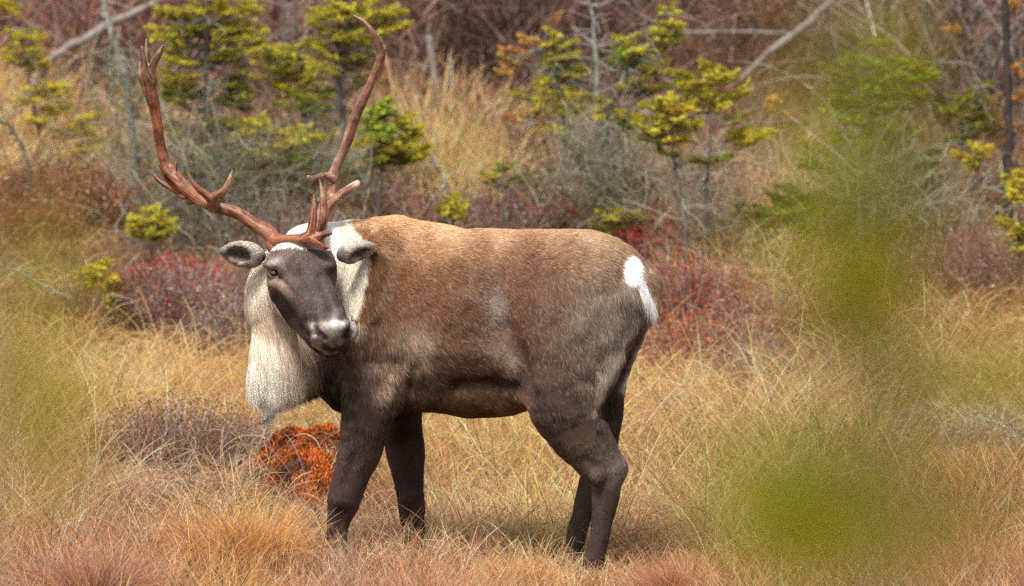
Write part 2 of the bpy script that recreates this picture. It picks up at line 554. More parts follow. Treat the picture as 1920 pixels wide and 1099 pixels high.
# ---- coat colours: anchors in the picture plane of the animal (near and far side alike)
CREAM, WHITE = (.66, .58, .46), (.80, .78, .74)
DARK, FACE, BR = (.050, .036, .030), (.085, .068, .062), (.18, .105, .065)
CA = [  # px, py, colour
    (660, 425, (.40, .27, .17)), (700, 412, (.42, .28, .17)), (760, 410, (.44, .30, .18)), (840, 428, (.44, .31, .20)), (930, 437, (.40, .28, .19)), (1020, 436, (.36, .25, .17)), (1100, 438, (.32, .225, .16)), (1150, 455, (.27, .19, .13)), (1190, 478, (.25, .17, .12)),
    (720, 450, (.30, .19, .115)), (800, 460, (.33, .22, .14)), (900, 465, (.29, .19, .125)), (1000, 470, (.22, .14, .095)), (1080, 475, (.24, .16, .11)), (1150, 490, (.22, .155, .115)),
    (705, 500, (.20, .11, .06)), (760, 520, (.19, .105, .06)), (840, 520, (.20, .12, .075)), (900, 530, (.19, .125, .085)), (970, 520, (.175, .105, .07)), (1040, 530, (.17, .115, .085)), (1120, 540, (.185, .14, .11)),
    (690, 560, (.13, .075, .045)), (740, 580, (.15, .085, .052)), (820, 580, (.15, .088, .056)), (880, 580, (.14, .088, .06)), (960, 600, (.11, .065, .048)), (1040, 600, (.155, .112, .09)), (1110, 600, (.21, .17, .14)), (1150, 600, (.26, .215, .18)),
    (932, 565, (.28, .25, .225)), (940, 590, (.25, .225, .20)), (905, 550, (.18, .135, .105)), (955, 560, (.17, .105, .07)),
    (700, 640, (.12, .08, .06)), (740, 650, (.20, .16, .125)), (785, 645, (.30, .24, .185)), (770, 672, (.40, .33, .26)), (748, 700, (.56, .47, .38)), (742, 680, (.34, .28, .22)), (728, 725, (.40, .33, .26)),
    (690, 700, (.13, .10, .082)), (655, 690, (.10, .078, .064)), (840, 650, (.12, .075, .052)), (880, 660, (.10, .062, .045)), (920, 645, (.20, .155, .12)), (943, 672, (.28, .23, .19)), (925, 690, (.15, .11, .09)),
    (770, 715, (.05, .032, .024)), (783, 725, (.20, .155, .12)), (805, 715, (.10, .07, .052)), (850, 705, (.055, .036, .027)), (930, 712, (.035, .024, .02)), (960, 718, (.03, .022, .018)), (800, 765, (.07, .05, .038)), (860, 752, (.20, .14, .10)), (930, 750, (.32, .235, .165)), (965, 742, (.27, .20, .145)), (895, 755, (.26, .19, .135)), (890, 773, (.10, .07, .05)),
    (1000, 660, (.085, .056, .046)), (1050, 670, (.13, .098, .08)), (1100, 680, (.17, .135, .11)), (1148, 668, (.46, .40, .35)), (1160, 635, (.38, .33, .29)), (1172, 600, (.34, .29, .25)), (1132, 700, (.50, .44, .38)), (1121, 730, (.44, .38, .32)), (1117, 755, (.30, .25, .21)), (1100, 700, (.13, .10, .08)), (1125, 650, (.22, .18, .15)),
    (1010, 740, (.075, .058, .052)), (1060, 750, (.125, .098, .083)), (1040, 800, (.085, .065, .058)), (1090, 810, (.12, .088, .07)), (1130, 870, (.11, .086, .074)), (1165, 885, (.19, .16, .15)), (1140, 950, (.08, .062, .056)), (1110, 1050, (.07, .053, .048)),
    (1175, 560, (.16, .125, .105)), (1185, 620, (.20, .165, .14)), (1200, 600, (.13, .10, .085)), (1215, 610, (.28, .25, .22)), (1205, 650, (.26, .23, .20)), (1185, 690, (.24, .205, .18)), (1150, 760, (.05, .036, .03)), (1145, 720, (.05, .037, .03)), (1172, 660, (.09, .07, .058)), (1135, 800, (.06, .045, .038)),
    (1178, 500, (.88, .86, .82)), (1186, 515, (.86, .83, .79)), (1150, 508, (.22, .155, .115)), (1152, 535, (.20, .15, .115)), (1168, 545, (.24, .19, .155)), (1192, 565, (.17, .135, .11)), (1205, 530, (.30, .21, .14)), (1172, 478, (.27, .19, .13)), (1198, 540, (.80, .76, .70)), (1210, 556, (.80, .76, .70)), (1220, 575, (.78, .72, .66)), (1225, 530, (.30, .20, .13)), (1235, 560, (.40, .29, .20)), (1210, 500, (.34, .24, .16)), (1218, 498, (.7, .66, .6)),
    (690, 780, (.085, .066, .057)), (680, 840, (.095, .074, .066)), (660, 900, (.07, .053, .05)), (640, 960, (.06, .045, .042)), (632, 1010, (.065, .05, .044)), (700, 850, (.11, .088, .078)), (757, 800, (.028, .02, .017)), (765, 900, (.075, .055, .053)), (775, 980, (.08, .06, .054)), (740, 770, (.035, .025, .02)),
    (615, 700, (.018, .012, .010)), (610, 735, (.012, .009, .008)), (635, 755, (.015, .011, .009)), (650, 745, (.04, .03, .025)), (640, 690, (.07, .052, .042)), (650, 650, (.09, .062, .048)), (700, 600, (.115, .07, .045)),
    (480, 500, CREAM), (470, 540, (.60, .52, .42)), (480, 580, (.50, .41, .32)), (505, 600, (.46, .36, .27)), (530, 620, (.46, .37, .28)), (560, 645, (.42, .34, .27)), (490, 640, (.62, .56, .47)), (490, 690, (.72, .67, .58)), (500, 740, (.80, .77, .70)), (505, 780, (.78, .73, .64)), (480, 740, (.8, .77, .7)), (500, 800, (.74, .69, .6)), (530, 780, (.66, .6, .5)), (545, 720, (.64, .58, .48)), (570, 680, (.52, .45, .36)), (585, 710, (.40, .33, .26)), (560, 760, (.5, .43, .34)), (580, 745, (.32, .25, .18)),
    (530, 430, WHITE), (570, 425, (.76, .72, .66)), (620, 430, WHITE), (640, 450, (.80, .77, .72)), (660, 500, (.74, .70, .62)), (665, 540, (.72, .67, .58)), (675, 570, (.62, .56, .46)), (650, 560, (.70, .65, .56)), (680, 480, (.76, .71, .64)), (600, 440, WHITE), (640, 590, (.5, .44, .36)), (690, 470, (.5, .38, .27)),
]
# the head keeps its own list (used for points in front of the neck)
CH = [
    (515, 475, (.10, .085, .08)), (545, 472, (.14, .12, .11)), (570, 475, (.10, .082, .076)), (610, 475, (.10, .085, .08)), (632, 500, (.075, .062, .058)), (600, 510, (.11, .092, .086)), (560, 510, (.095, .078, .072)), (540, 500, (.08, .065, .06)), (590, 540, (.085, .07, .067)), (560, 545, (.08, .066, .062)),
    (497, 490, (.03, .022, .02)), (500, 520, (.035, .026, .022)), (518, 491, (.42, .36, .32)), (505, 497, (.40, .34, .30)), (530, 498, (.20, .165, .15)), (500, 513, (.22, .17, .14)), (504, 524, (.26, .2, .17)), (514, 529, (.32, .24, .20)), (530, 537, (.38, .28, .24)), (540, 540, (.17, .13, .11)), (525, 515, (.055, .042, .038)),
    (520, 560, (.022, .016, .014)), (545, 590, (.022, .016, .013)), (565, 615, (.015, .010, .009)), (535, 575, (.03, .023, .02)), (585, 580, (.06, .047, .045)), (610, 580, (.065, .052, .052)), (635, 565, (.05, .04, .038)), (650, 590, (.06, .048, .045)), (590, 598, (.055, .044, .04)), (575, 600, (.035, .027, .024)),
    (612, 597, (.10, .085, .08)), (640, 597, (.10, .085, .08)), (612, 610, (.62, .58, .52)), (628, 610, (.86, .84, .80)), (642, 608, (.80, .77, .72)), (606, 614, (.45, .4, .36)), (628, 622, (.50, .44, .34)), (630, 634, (.17, .135, .075)), (628, 642, (.10, .08, .06)),
    (586, 612, (.46, .42, .39)), (590, 632, (.46, .42, .39)), (598, 645, (.40, .37, .34)), (665, 614, (.50, .46, .43)), (664, 635, (.42, .38, .35)), (605, 640, (.13, .11, .10)), (615, 650, (.13, .11, .10)), (648, 645, (.16, .14, .13)), (580, 625, (.06, .05, .045)), (598, 622, (.035, .025, .02)), (655, 620, (.03, .022, .02)),
    (598, 626, (.012, .009, .008)), (607, 636, (.012, .009, .008)), (654, 619, (.012, .009, .008)), (649, 631, (.012, .009, .008)), (592, 614, (.03, .02, .02)), (610, 652, (.012, .01, .01)), (618, 656, (.012, .01, .01)), (628, 656, (.012, .01, .01)), (638, 654, (.012, .01, .01)), (646, 649, (.012, .01, .01)), (622, 648, (.30, .27, .25)), (638, 645, (.30, .27, .25)), (608, 645, (.26, .23, .21)),
    (612, 664, (.42, .38, .35)), (630, 665, (.40, .36, .33)), (597, 656, (.34, .31, .28)), (648, 656, (.26, .22, .19)), (575, 640, (.10, .08, .065)),
    (425, 460, (.34, .31, .28)), (440, 455, (.36, .33, .30)), (470, 455, (.46, .42, .37)), (436, 474, (.05, .037, .032)), (445, 480, (.05, .037, .032)), (455, 478, (.04, .028, .024)), (466, 484, (.025, .018, .015)), (460, 500, (.34, .30, .27)), (435, 490, (.28, .25, .22)), (487, 470, (.52, .48, .42)), (485, 492, (.46, .42, .37)),
    (650, 458, (.58, .54, .48)), (670, 452, (.48, .44, .40)), (692, 457, (.30, .27, .25)), (668, 475, (.06, .045, .04)), (680, 469, (.07, .052, .045)), (657, 482, (.07, .052, .045)), (660, 488, (.30, .27, .24)), (643, 485, (.30, .26, .23)), (688, 472, (.32, .29, .26)),
]


def shep(px, py, A, p=3.2, eps=5.0, wts=None):
    ax_ = np.array([a[0] for a in A], np.float32); ay = np.array([a[1] for a in A], np.float32)
    ac = np.array([a[2:] if not isinstance(a[2], tuple) else a[2] for a in A], np.float32)
    out = np.zeros((len(px), ac.shape[1]), np.float32)
    for i in range(0, len(px), 40000):
        sl_ = slice(i, i + 40000)
        d2 = (px[sl_, None].astype(np.float32) - ax_) ** 2 + (py[sl_, None].astype(np.float32) - ay) ** 2 + eps ** 2
        w = d2 ** (-p / 2)
        if wts is not None: w = w * wts
        out[sl_] = (w @ ac) / w.sum(1, keepdims=True)
    return out


STROKES = [
    ([(1197, 590), (1176, 640), (1152, 685), (1131, 715), (1120, 745), (1115, 770)], 11, (.62, .54, .46), .9),
    ([(1190, 545), (1170, 580), (1160, 630)], 16, (.26, .215, .18), .5),
    ([(1226, 590), (1210, 640), (1190, 690), (1170, 728)], 7, (.60, .54, .47), .85),
    ([(1208, 600), (1188, 655), (1168, 700)], 8, (.075, .055, .047), .7),
    ([(792, 690), (770, 718), (752, 748)], 7, (.022, .016, .012), .9),
    ([(752, 752), (742, 790)], 12, (.03, .022, .018), .8),
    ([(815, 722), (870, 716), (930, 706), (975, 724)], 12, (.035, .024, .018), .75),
    ([(975, 690), (992, 735), (1010, 775)], 7, (.04, .03, .028), .7),
    ([(985, 560), (975, 620), (978, 690)], 10, (.08, .05, .038), .5),
    ([(1060, 600), (1070, 660), (1085, 700)], 10, (.20, .16, .135), .35),
    ([(1165, 545), (1105, 552)], 5, (.26, .22, .19), .45),
    ([(1000, 500), (985, 560)], 16, (.12, .07, .048), .45),
    ([(1145, 862), (1120, 835), (1096, 800)], 5, (.12, .095, .085), .5),
    ([(1166, 880), (1166, 900)], 8, (.17, .145, .135), .6),
    ([(735, 790), (722, 840)], 9, (.10, .08, .07), .5),
    ([(612, 690), (608, 730), (635, 765)], 14, (.010, .008, .007), .9)]
CW = np.array([.22 if (c[0] > 1100 and c[2][0] > .55) else 1.0 for c in CA], np.float32)


def is_head(pos):
    px, py = IMG(pos)
    # dark face outline against the pale neck (photograph pixels), only on the part that juts out in front
    poly_l = np.interp(py, [440, 470, 500, 530, 560, 590, 615, 640, 660, 690], [500, 492, 488, 498, 508, 528, 548, 572, 585, 600])
    poly_r = np.interp(py, [460, 540, 570, 590, 610, 660], [640, 643, 655, 663, 676, 676])
    face = (px > poly_l) & (pos[:, 1] < .03 + .0 * px) & (px < poly_r) & (py > 462) & (py < 690)
    # a loose upper limit of the chest/body behind
    face &= pos[:, 1] < np.interp(py, [460, 520, 560, 620, 680], [.07, .03, -.02, -.05, -.09])
    for c_, R_, r_ in EARS:
        q_ = ((pos - c_) @ R_.T) / r_
        face |= (q_ ** 2).sum(1) < 1
    return face


def coat(pos):
    px, py = IMG(pos)
    jx = (fbm(pos[:, 0] * 30, pos[:, 2] * 30, 21) - .5) * 18 + RNG.normal(0, 3.5, len(px))
    jy = (fbm(pos[:, 0] * 30, pos[:, 2] * 30, 33) - .5) * 18 + RNG.normal(0, 4, len(px))
    jx += (fbm(pos[:, 0] * 9, pos[:, 2] * 9, 41) - .5) * 18; jy += (fbm(pos[:, 0] * 9, pos[:, 2] * 9, 43) - .5) * 18
    c = shep(px + jx, py + jy, CA, 4.0, 9, CW)
    # crisp markings: white neck against the brown shoulder, white rump patch and tail edge
    bx_ = np.interp(py, [400, 425, 450, 480, 520, 560, 590, 600], [640, 656, 677, 691, 690, 680, 668, 640])
    e_ = bx_ - px + jx * .35
    nk = np.clip(e_ / 6 + .5, 0, 1) * (px > 632) * (py < 606)
    c = c * (1 - nk)[:, None] + np.array([.60, .55, .46]) * nk[:, None]
    br = np.clip(-e_ / 6 + .5, 0, 1) * (e_ > -26) * (py > 430) * (py < 606) * (px > 640)
    c = c * (1 - br)[:, None] + np.where(py < 470, .33, .155)[:, None] * np.array([1, .6, .35]) * br[:, None]
    for pl, wd, cl, st_ in STROKES:
        dm = np.full(len(px), 1e9)
        X_, Y_ = px + jx * .4, py + jy * .4
        for (x0, y0), (x1, y1) in zip(pl[:-1], pl[1:]):
            t_ = np.clip(((X_ - x0) * (x1 - x0) + (Y_ - y0) * (y1 - y0)) / ((x1 - x0) ** 2 + (y1 - y0) ** 2), 0, 1)
            dm = np.minimum(dm, np.hypot(X_ - x0 - t_ * (x1 - x0), Y_ - y0 - t_ * (y1 - y0)))
        w_ = (np.exp(-(dm / wd) ** 2) * st_)[:, None]
        c = c * (1 - w_) + np.array(cl) * w_
    q1 = ((px - 1180) / 17) ** 2 + ((py - 503) / 25) ** 2
    tt_ = np.clip((py - 515) / 62, 0, 1)
    q2 = ((px - (1188 + 34 * tt_ ** .8)) / 8.5) ** 2 + np.where((py < 510) | (py > 580), 9, 0)
    wp = np.clip((1.25 - np.minimum(q1, q2)) * 2.2, 0, 1)[:, None]
    c = c * (1 - wp) + np.array([.93, .91, .87]) * wp
    lum = c.mean(1, keepdims=True)
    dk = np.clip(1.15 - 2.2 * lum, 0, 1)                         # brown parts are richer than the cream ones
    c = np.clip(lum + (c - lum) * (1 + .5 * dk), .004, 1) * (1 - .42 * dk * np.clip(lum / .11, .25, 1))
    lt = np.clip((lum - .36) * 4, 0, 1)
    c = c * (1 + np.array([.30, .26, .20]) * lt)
    h = is_head(pos)
    if h.any():
        c[h] = shep(px[h] + RNG.normal(0, 1.6, h.sum()), py[h] + RNG.normal(0, 1.6, h.sum()), CH, 3.6, 2.5)
    br_ = np.clip(1.4 - 3 * c.mean(1, keepdims=True), 0, 1)
    c = c * (1 - br_ * np.array([.08, .20, .22]) * (1 - .75 * np.clip((px - 1000) / 90, 0, 1))[:, None])
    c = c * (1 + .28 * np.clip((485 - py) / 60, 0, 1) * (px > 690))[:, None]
    m = (.86 + .3 * fbm(pos[:, 0] * 22, pos[:, 2] * 14, 55))[:, None]
    return c * m


_px, _py = IMG(V)
_w = np.clip((np.maximum(_px - 700, _py - 700)) / 60, 0, 1) * (V[:, 2] > .05)
_rel = (fbm(V[:, 0] * 7 + V[:, 1] * 3, V[:, 2] * 6, 91, 3) - .5) * .022 + (fbm(V[:, 0] * 24, V[:, 2] * 16 + V[:, 1] * 8, 92, 2) - .5) * .006
V = V + NV * (_rel * _w)[:, None]
caribou = empty('caribou', (0.05, .02, 0.0))
tag(caribou, 'brown and white bull caribou with tall branching antlers standing in dry grass', 'caribou')
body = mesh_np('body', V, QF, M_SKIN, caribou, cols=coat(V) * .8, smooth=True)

# ---- hair
tri = np.concatenate([QF[:, [0, 1, 2]], QF[:, [0, 2, 3]]])
A_ = V[tri[:, 0]]; cr = np.cross(V[tri[:, 1]] - A_, V[tri[:, 2]] - A_)
area = np.linalg.norm(cr, axis=1) / 2
cenY = NV[tri[:, 0], 1]
cpx, cpy = IMG(A_)
headtri = is_head(A_)
wgt = area * np.where(cenY < .25, 1.0, .30) * np.where(headtri, 3.2, 1.0) * np.where((cpx < 605) & (cpy > 560) & (cpy < 830), 1.7, 1.0)
NF = 380000
ti = RNG.choice(len(tri), NF, p=wgt / wgt.sum())
u_, v_ = RNG.random(NF), RNG.random(NF)
fl = u_ + v_ > 1; u_[fl] = 1 - u_[fl]; v_[fl] = 1 - v_[fl]
T = V[tri[ti]]
root = T[:, 0] + u_[:, None] * (T[:, 1] - T[:, 0]) + v_[:, None] * (T[:, 2] - T[:, 0])
nrm = B.grad(root)
_vn = np.empty(len(body.data.vertices) * 3, np.float32); body.data.vertices.foreach_get('normal', _vn); _vn = _vn.reshape(-1, 3)
sn = _vn[tri[ti, 0]] * (1 - u_ - v_)[:, None] + _vn[tri[ti, 1]] * u_[:, None] + _vn[tri[ti, 2]] * v_[:, None]
px, py = IMG(root)
# flow of the coat: (dx, dz in the picture, length in m, lift)
FA = [(700, 430, 1, -.15, .026, .35), (850, 440, 1, -.1, .024, .3), (1050, 450, 1, -.15, .024, .3), (1170, 490, 1, -.6, .024, .3), (760, 540, .9, -.5, .026, .3), (900, 560, .9, -.5, .026, .3),
      (1040, 560, .7, -.7, .024, .25), (1130, 600, .3, -1, .026, .25), (740, 680, .3, -1, .034, .3), (900, 680, .8, -.6, .024, .3), (860, 760, .8, -.3, .028, .3), (1050, 720, .3, -1, .02, .2), (1120, 730, .5, -1, .03, .35),
      (1090, 820, .3, -1, .014, .2), (1135, 900, 0, -1, .012, .2), (1120, 1000, 0, -1, .012, .2), (690, 800, 0, -1, .018, .2), (660, 900, -.1, -1, .012, .2), (635, 1000, 0, -1, .014, .2), (760, 850, 0, -1, .012, .2), (780, 980, 0, -1, .014, .2),
      (540, 430, -.3, -.4, .024, .5), (600, 425, .2, -.2, .024, .45), (650, 430, .8, -.3, .024, .4), (670, 500, .3, -1, .028, .25), (660, 560, .15, -1, .03, .25), (470, 520, -.05, -1, .03, .25), (480, 580, .1, -1, .045, .25), (520, 620, .15, -1, .055, .25),
      (490, 660, .05, -1, .075, .25), (545, 670, .1, -1, .07, .25), (500, 720, .1, -1, .062, .3), (560, 720, .25, -1, .055, .3), (505, 770, .0, -1, .05, .12), (610, 730, .4, -1, .035, .3), (650, 700, .3, -1, .03, .3),
      (1180, 505, .5, -1, .03, .4), (1215, 560, .25, -1, .045, .3), (1210, 640, -.2, -1, .022, .25), (1170, 700, -.3, -1, .02, .25)]
fw = shep(px, py, FA, 3, 8)
hd = is_head(root)
dirv = np.stack([fw[:, 0], np.zeros(NF), fw[:, 1]], 1)
ln = fw[:, 2].copy(); lift = fw[:, 3].copy()
hx = np.where(px < 560, -.35, .1)
dirv[hd] = np.stack([hx, np.full(NF, .35), np.full(NF, .8)], 1)[hd]      # face hair runs from the nose up
ln[hd] = .009; lift[hd] = .35
earm = hd & (((px < 492) & (py < 512)) | ((px > 645) & (py < 500)))
dirv[earm] = np.stack([np.where(px < 560, -1.0, 1.0), np.zeros(NF), np.full(NF, .1)], 1)[earm]
ln[earm] = .018
muz = hd & (py > 590) & (px > 580)
ln[muz] *= .55
dirv /= np.linalg.norm(dirv, axis=1, keepdims=True)
sw = fbm(root[:, 0] * 13, root[:, 2] * 13, 71, 2)[:, None] - .5              # locks swing together
side = np.cross(dirv, nrm)
lng = np.clip((ln - .03) / .03, 0, 1)[:, None]
sw2 = fbm(root[:, 0] * 55 + root[:, 1] * 30, root[:, 2] * 14, 72, 2)[:, None] - .5
dirv = dirv + side * (sw * .9 + sw2 * lng * .6) + RNG.normal(0, .16, (NF, 3))
dirv -= (dirv * nrm).sum(1, keepdims=True) * nrm
dirv /= np.linalg.norm(dirv, axis=1, keepdims=True) + 1e-6
ln *= RNG.uniform(.6, 1.25, NF) * (1 + lng[:, 0] * sw2[:, 0] * 1.2)
eyem = (np.hypot(px - EY[0], py - EY[1]) < 12) & hd
ln[eyem] = .0003
ts = np.array([0, .33, .66, 1.0])
lf = lift[:, None] * (ts * (1.25 - ts) * .9)[None]
pts = root[:, None] - nrm[:, None] * .001 + dirv[:, None] * (ts[None, :, None] * ln[:, None, None]) + nrm[:, None] * (lf * ln[:, None])[:, :, None]
grav = (np.clip(ln, 0, .1) / .09)[:, None] * ts[None] ** 2 * ln[:, None] * .25
pts[:, :, 2] -= grav
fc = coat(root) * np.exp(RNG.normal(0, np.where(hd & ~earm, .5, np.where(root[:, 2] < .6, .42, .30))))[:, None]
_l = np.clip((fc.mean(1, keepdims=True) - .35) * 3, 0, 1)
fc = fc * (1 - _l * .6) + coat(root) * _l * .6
sn[:, 2] *= 1 - .85 * lng[:, 0]                              # long hair hangs: its sides face outwards
sn /= np.linalg.norm(sn, axis=1, keepdims=True) + 1e-6
fc *= 1 + lng * (fbm(root[:, 0] * 80 + root[:, 1] * 40, root[:, 2] * 12, 73, 2)[:, None] - .5) * .9
flick = RNG.random(NF) < .07
fc[flick] = fc[flick] * 1.5 + np.array([.10, .085, .07]) * (np.clip(root[flick, 2:3] - .45, 0, .3) / .3)
fc[hd & ~earm] *= .80
fc[earm] *= 1.25
fc = np.clip(fc, .005, .92)
rr = np.where(hd, .00052, .00066)[:, None] * np.array([1, .95, .7, .15])[None]
fur = curves_np('fur', pts, rr, fc, M_FUR, caribou)
fur['kind'] = 'stuff'
_a = fur.data.attributes.new('coat_normal', 'FLOAT_VECTOR', 'CURVE')
_a.data.foreach_set('vector', (sn + RNG.normal(0, .18, sn.shape)).astype(np.float32).ravel())
del pts, fc, T

# ---- eye
Me, nt, b = nodes('eye_dark', .08, .6)
b.inputs['Base Color'].default_value = (.012, .007, .005, 1)
b.inputs['Coat Weight'].default_value = 1.0
Mi, nt, b = nodes('eyelid_skin', .5, .3)
b.inputs['Base Color'].default_value = (.26, .20, .165, 1)


def uv_ball(c, r, n=20, m=12):
    vs, fs = [], []
    for i in range(m + 1):
        th = math.pi * i / m
        for j in range(n):
            ph = 2 * math.pi * j / n
            vs.append((c[0] + r * math.sin(th) * math.cos(ph), c[1] + r * math.sin(th) * math.sin(ph), c[2] + r * math.cos(th)))
    for i in range(m):
        for j in range(n):
            fs.append((i * n + j, (i + 1) * n + j, (i + 1) * n + (j + 1) % n, i * n + (j + 1) % n))
    return vs, fs


def tube(path, rads, n=10, squash=None):
    """polyline tube with caps -> V, F(quads); caps close to a point"""
    path = [Vector(p) for p in path]
    vs, fs = [], []
    prev = None
    K_ = len(path)
    for i, p in enumerate(path):
        t = (path[min(i + 1, K_ - 1)] - path[max(i - 1, 0)]).normalized()
        if prev is None:
            s = t.cross(Vector((0, 1, 0)))
            if s.length < .1: s = t.cross(Vector((1, 0, 0)))
        else: s = prev - prev.dot(t) * t
        s.normalize(); prev = s
        w = t.cross(s)
        for j in range(n):
            a = 2 * math.pi * j / n
            vs.append(tuple(p + (s * math.cos(a) + w * math.sin(a)) * rads[i]))
    for i in range(K_ - 1):
        for j in range(n):
            fs.append((i * n + j, i * n + (j + 1) % n, (i + 1) * n + (j + 1) % n, (i + 1) * n + j))
    a = len(vs); vs.append(tuple(path[0])); vs.append(tuple(path[-1]))
    for j in range(0, n, 2):
        fs.append((a, (j + 2) % n, j + 1, j)); e = (K_ - 1) * n
        fs.append((a + 1, e + j, e + j + 1, e + (j + 2) % n))
    return vs, fs


for (ex, ey, yy) in ((EY[0], EY[1], Ye),):
    vs, fs = uv_ball(Q3(ex, ey, yy + .004), .0152)
    eye = mesh_np('eye', vs, fs, Me, caribou, smooth=True)
    ring = []
    for k in range(17):
        a = 2 * math.pi * k / 16
        ring.append(Q3(ex + 10.0 * math.cos(a), ey + 8.0 * math.sin(a) - (1.0 if math.sin(a) > 0 else 0), yy - .004 + .008 * (math.cos(a) < 0) * abs(math.cos(a))))
    vs, fs = tube(ring, [.0027] * 17, 8)
    mesh_np('eyelid', vs, fs, Mi, eye, smooth=True)
# the eye of the far side of the head, turned away from the lens
vs, fs = uv_ball(Q3(613, 516, .045), .0135)
mesh_np('eye', vs, fs, Me, caribou, smooth=True)

# ---- hooves (two toes each)
M_HOOF = noise_mat('hoof_horn', (.012, .010, .009), (.05, .04, .035), 60, .45, .4)
for hxp, hyp, hY in ((1108, 1080, -.31), (1070, 1062, .03), (624, 1072, .0), (777, 1052, .36)):
    vs, fs = [], []
    c = P(hxp, hyp, hY)
    for sgn in (-1, 1):
        o0 = Vector((c.x, c.y + sgn * .022, 0))
        v1, f1 = tube([o0 + Vector((-.02, 0, .055)), o0 + Vector((-.03, 0, .03)), o0 + Vector((-.045, 0, .002))], [.018, .026, .024], 10)
        fs += [tuple(i + len(vs) for i in f) for f in f1]; vs += v1
    mesh_np('hoof', vs, fs, M_HOOF, caribou, smooth=True)


# ---- antlers
def antler_mat():
    m, nt, b = nodes('antler_bone', .43, .4)
    g = nt.nodes.new('ShaderNodeNewGeometry')
    a = nt.nodes.new('ShaderNodeAttribute'); a.attribute_name = 'col'
    mp = nt.nodes.new('ShaderNodeMapping'); mp.inputs['Scale'].default_value = (150, 150, 110)
    nt.links.new(g.outputs['Position'], mp.inputs['Vector'])
    t = nt.nodes.new('ShaderNodeTexNoise'); t.inputs['Scale'].default_value = 1; t.inputs['Detail'].default_value = 5
    nt.links.new(mp.outputs[0], t.inputs['Vector'])
    mr = nt.nodes.new('ShaderNodeMapRange'); mr.inputs[1].default_value = .35; mr.inputs[2].default_value = .65; mr.inputs[3].default_value = .8; mr.inputs[4].default_value = 1.2
    nt.links.new(t.outputs[0], mr.inputs[0])
    mx = nt.nodes.new('ShaderNodeMix'); mx.data_type = 'RGBA'; mx.blend_type = 'MULTIPLY'; mx.inputs[0].default_value = 1
    nt.links.new(a.outputs['Color'], mx.inputs[6]); nt.links.new(mr.outputs[0], mx.inputs[7])
    nt.links.new(mx.outputs[2], b.inputs['Base Color'])
    bp = nt.nodes.new('ShaderNodeBump'); bp.inputs['Strength'].default_value = .5; bp.inputs['Distance'].default_value = .003
    nt.links.new(t.outputs[0], bp.inputs['Height']); nt.links.new(bp.outputs[0], b.inputs['Normal'])
    return m


M_ANT = antler_mat()


def antler(lo, hi, limbs, base, tips):
    A = Field(lo, hi, .0034)
    for L in limbs:
        pts_ = [(Q3(p[0], p[1], p[2]), p[3] * PXM) for p in L]
        A.chain(pts_, .008)
    Va, Qa = A.mesh(1)
    Na = A.grad(Va)
    f = Va[Qa[0]]
    if np.dot(np.cross(f[1] - f[0], f[2] - f[0]), Na[Qa[0, 0]]) < 0: Qa = Qa[:, ::-1]
    px, py = IMG(Va)
    c = shep(px, py, tips, 3, 10)
    sp, tn, ss = [], [], []
    for L in limbs:
        q_ = [np.array(Q3(p[0], p[1], p[2])) for p in L]
        for i in range(len(q_) - 1):
            m_ = max(2, int(np.linalg.norm(q_[i + 1] - q_[i]) / .006))
            for t in np.arange(m_) / m_:
                sp.append(q_[i] * (1 - t) + q_[i + 1] * t); tn.append((q_[i + 1] - q_[i]) / np.linalg.norm(q_[i + 1] - q_[i])); ss.append(len(ss) * .006)
    sp, tn, ss = map(np.array, (sp, tn, ss))
    ni = np.concatenate([((Va[i:i + 4000, None] - sp[None]) ** 2).sum(2).argmin(1) for i in range(0, len(Va), 4000)])
    off = Va - sp[ni]
    e1 = np.cross(tn[ni], [0, 1, .1]); e1 /= np.linalg.norm(e1, axis=1, keepdims=True); e2 = np.cross(tn[ni], e1)
    an = np.arctan2((off * e1).sum(1), (off * e2).sum(1))
    sl_ = ss[ni] + (off * tn[ni]).sum(1)
    gr = fbm(an * 2.2 + 20, sl_ * 9, 5, 3) * .65 + fbm(Va[:, 0] * 60 + Va[:, 1] * 40, Va[:, 2] * 60, 8, 2) * .35
    c = c * np.clip(.9 + (gr - .5) * 3.4, .30, 1.9)[:, None]
    Va = Va + Na * ((fbm(an * 2.2 + 20, sl_ * 9, 5, 3) - .5) * .007)[:, None]
    return mesh_np('antler', Va, Qa, M_ANT, caribou, cols=c, smooth=True)


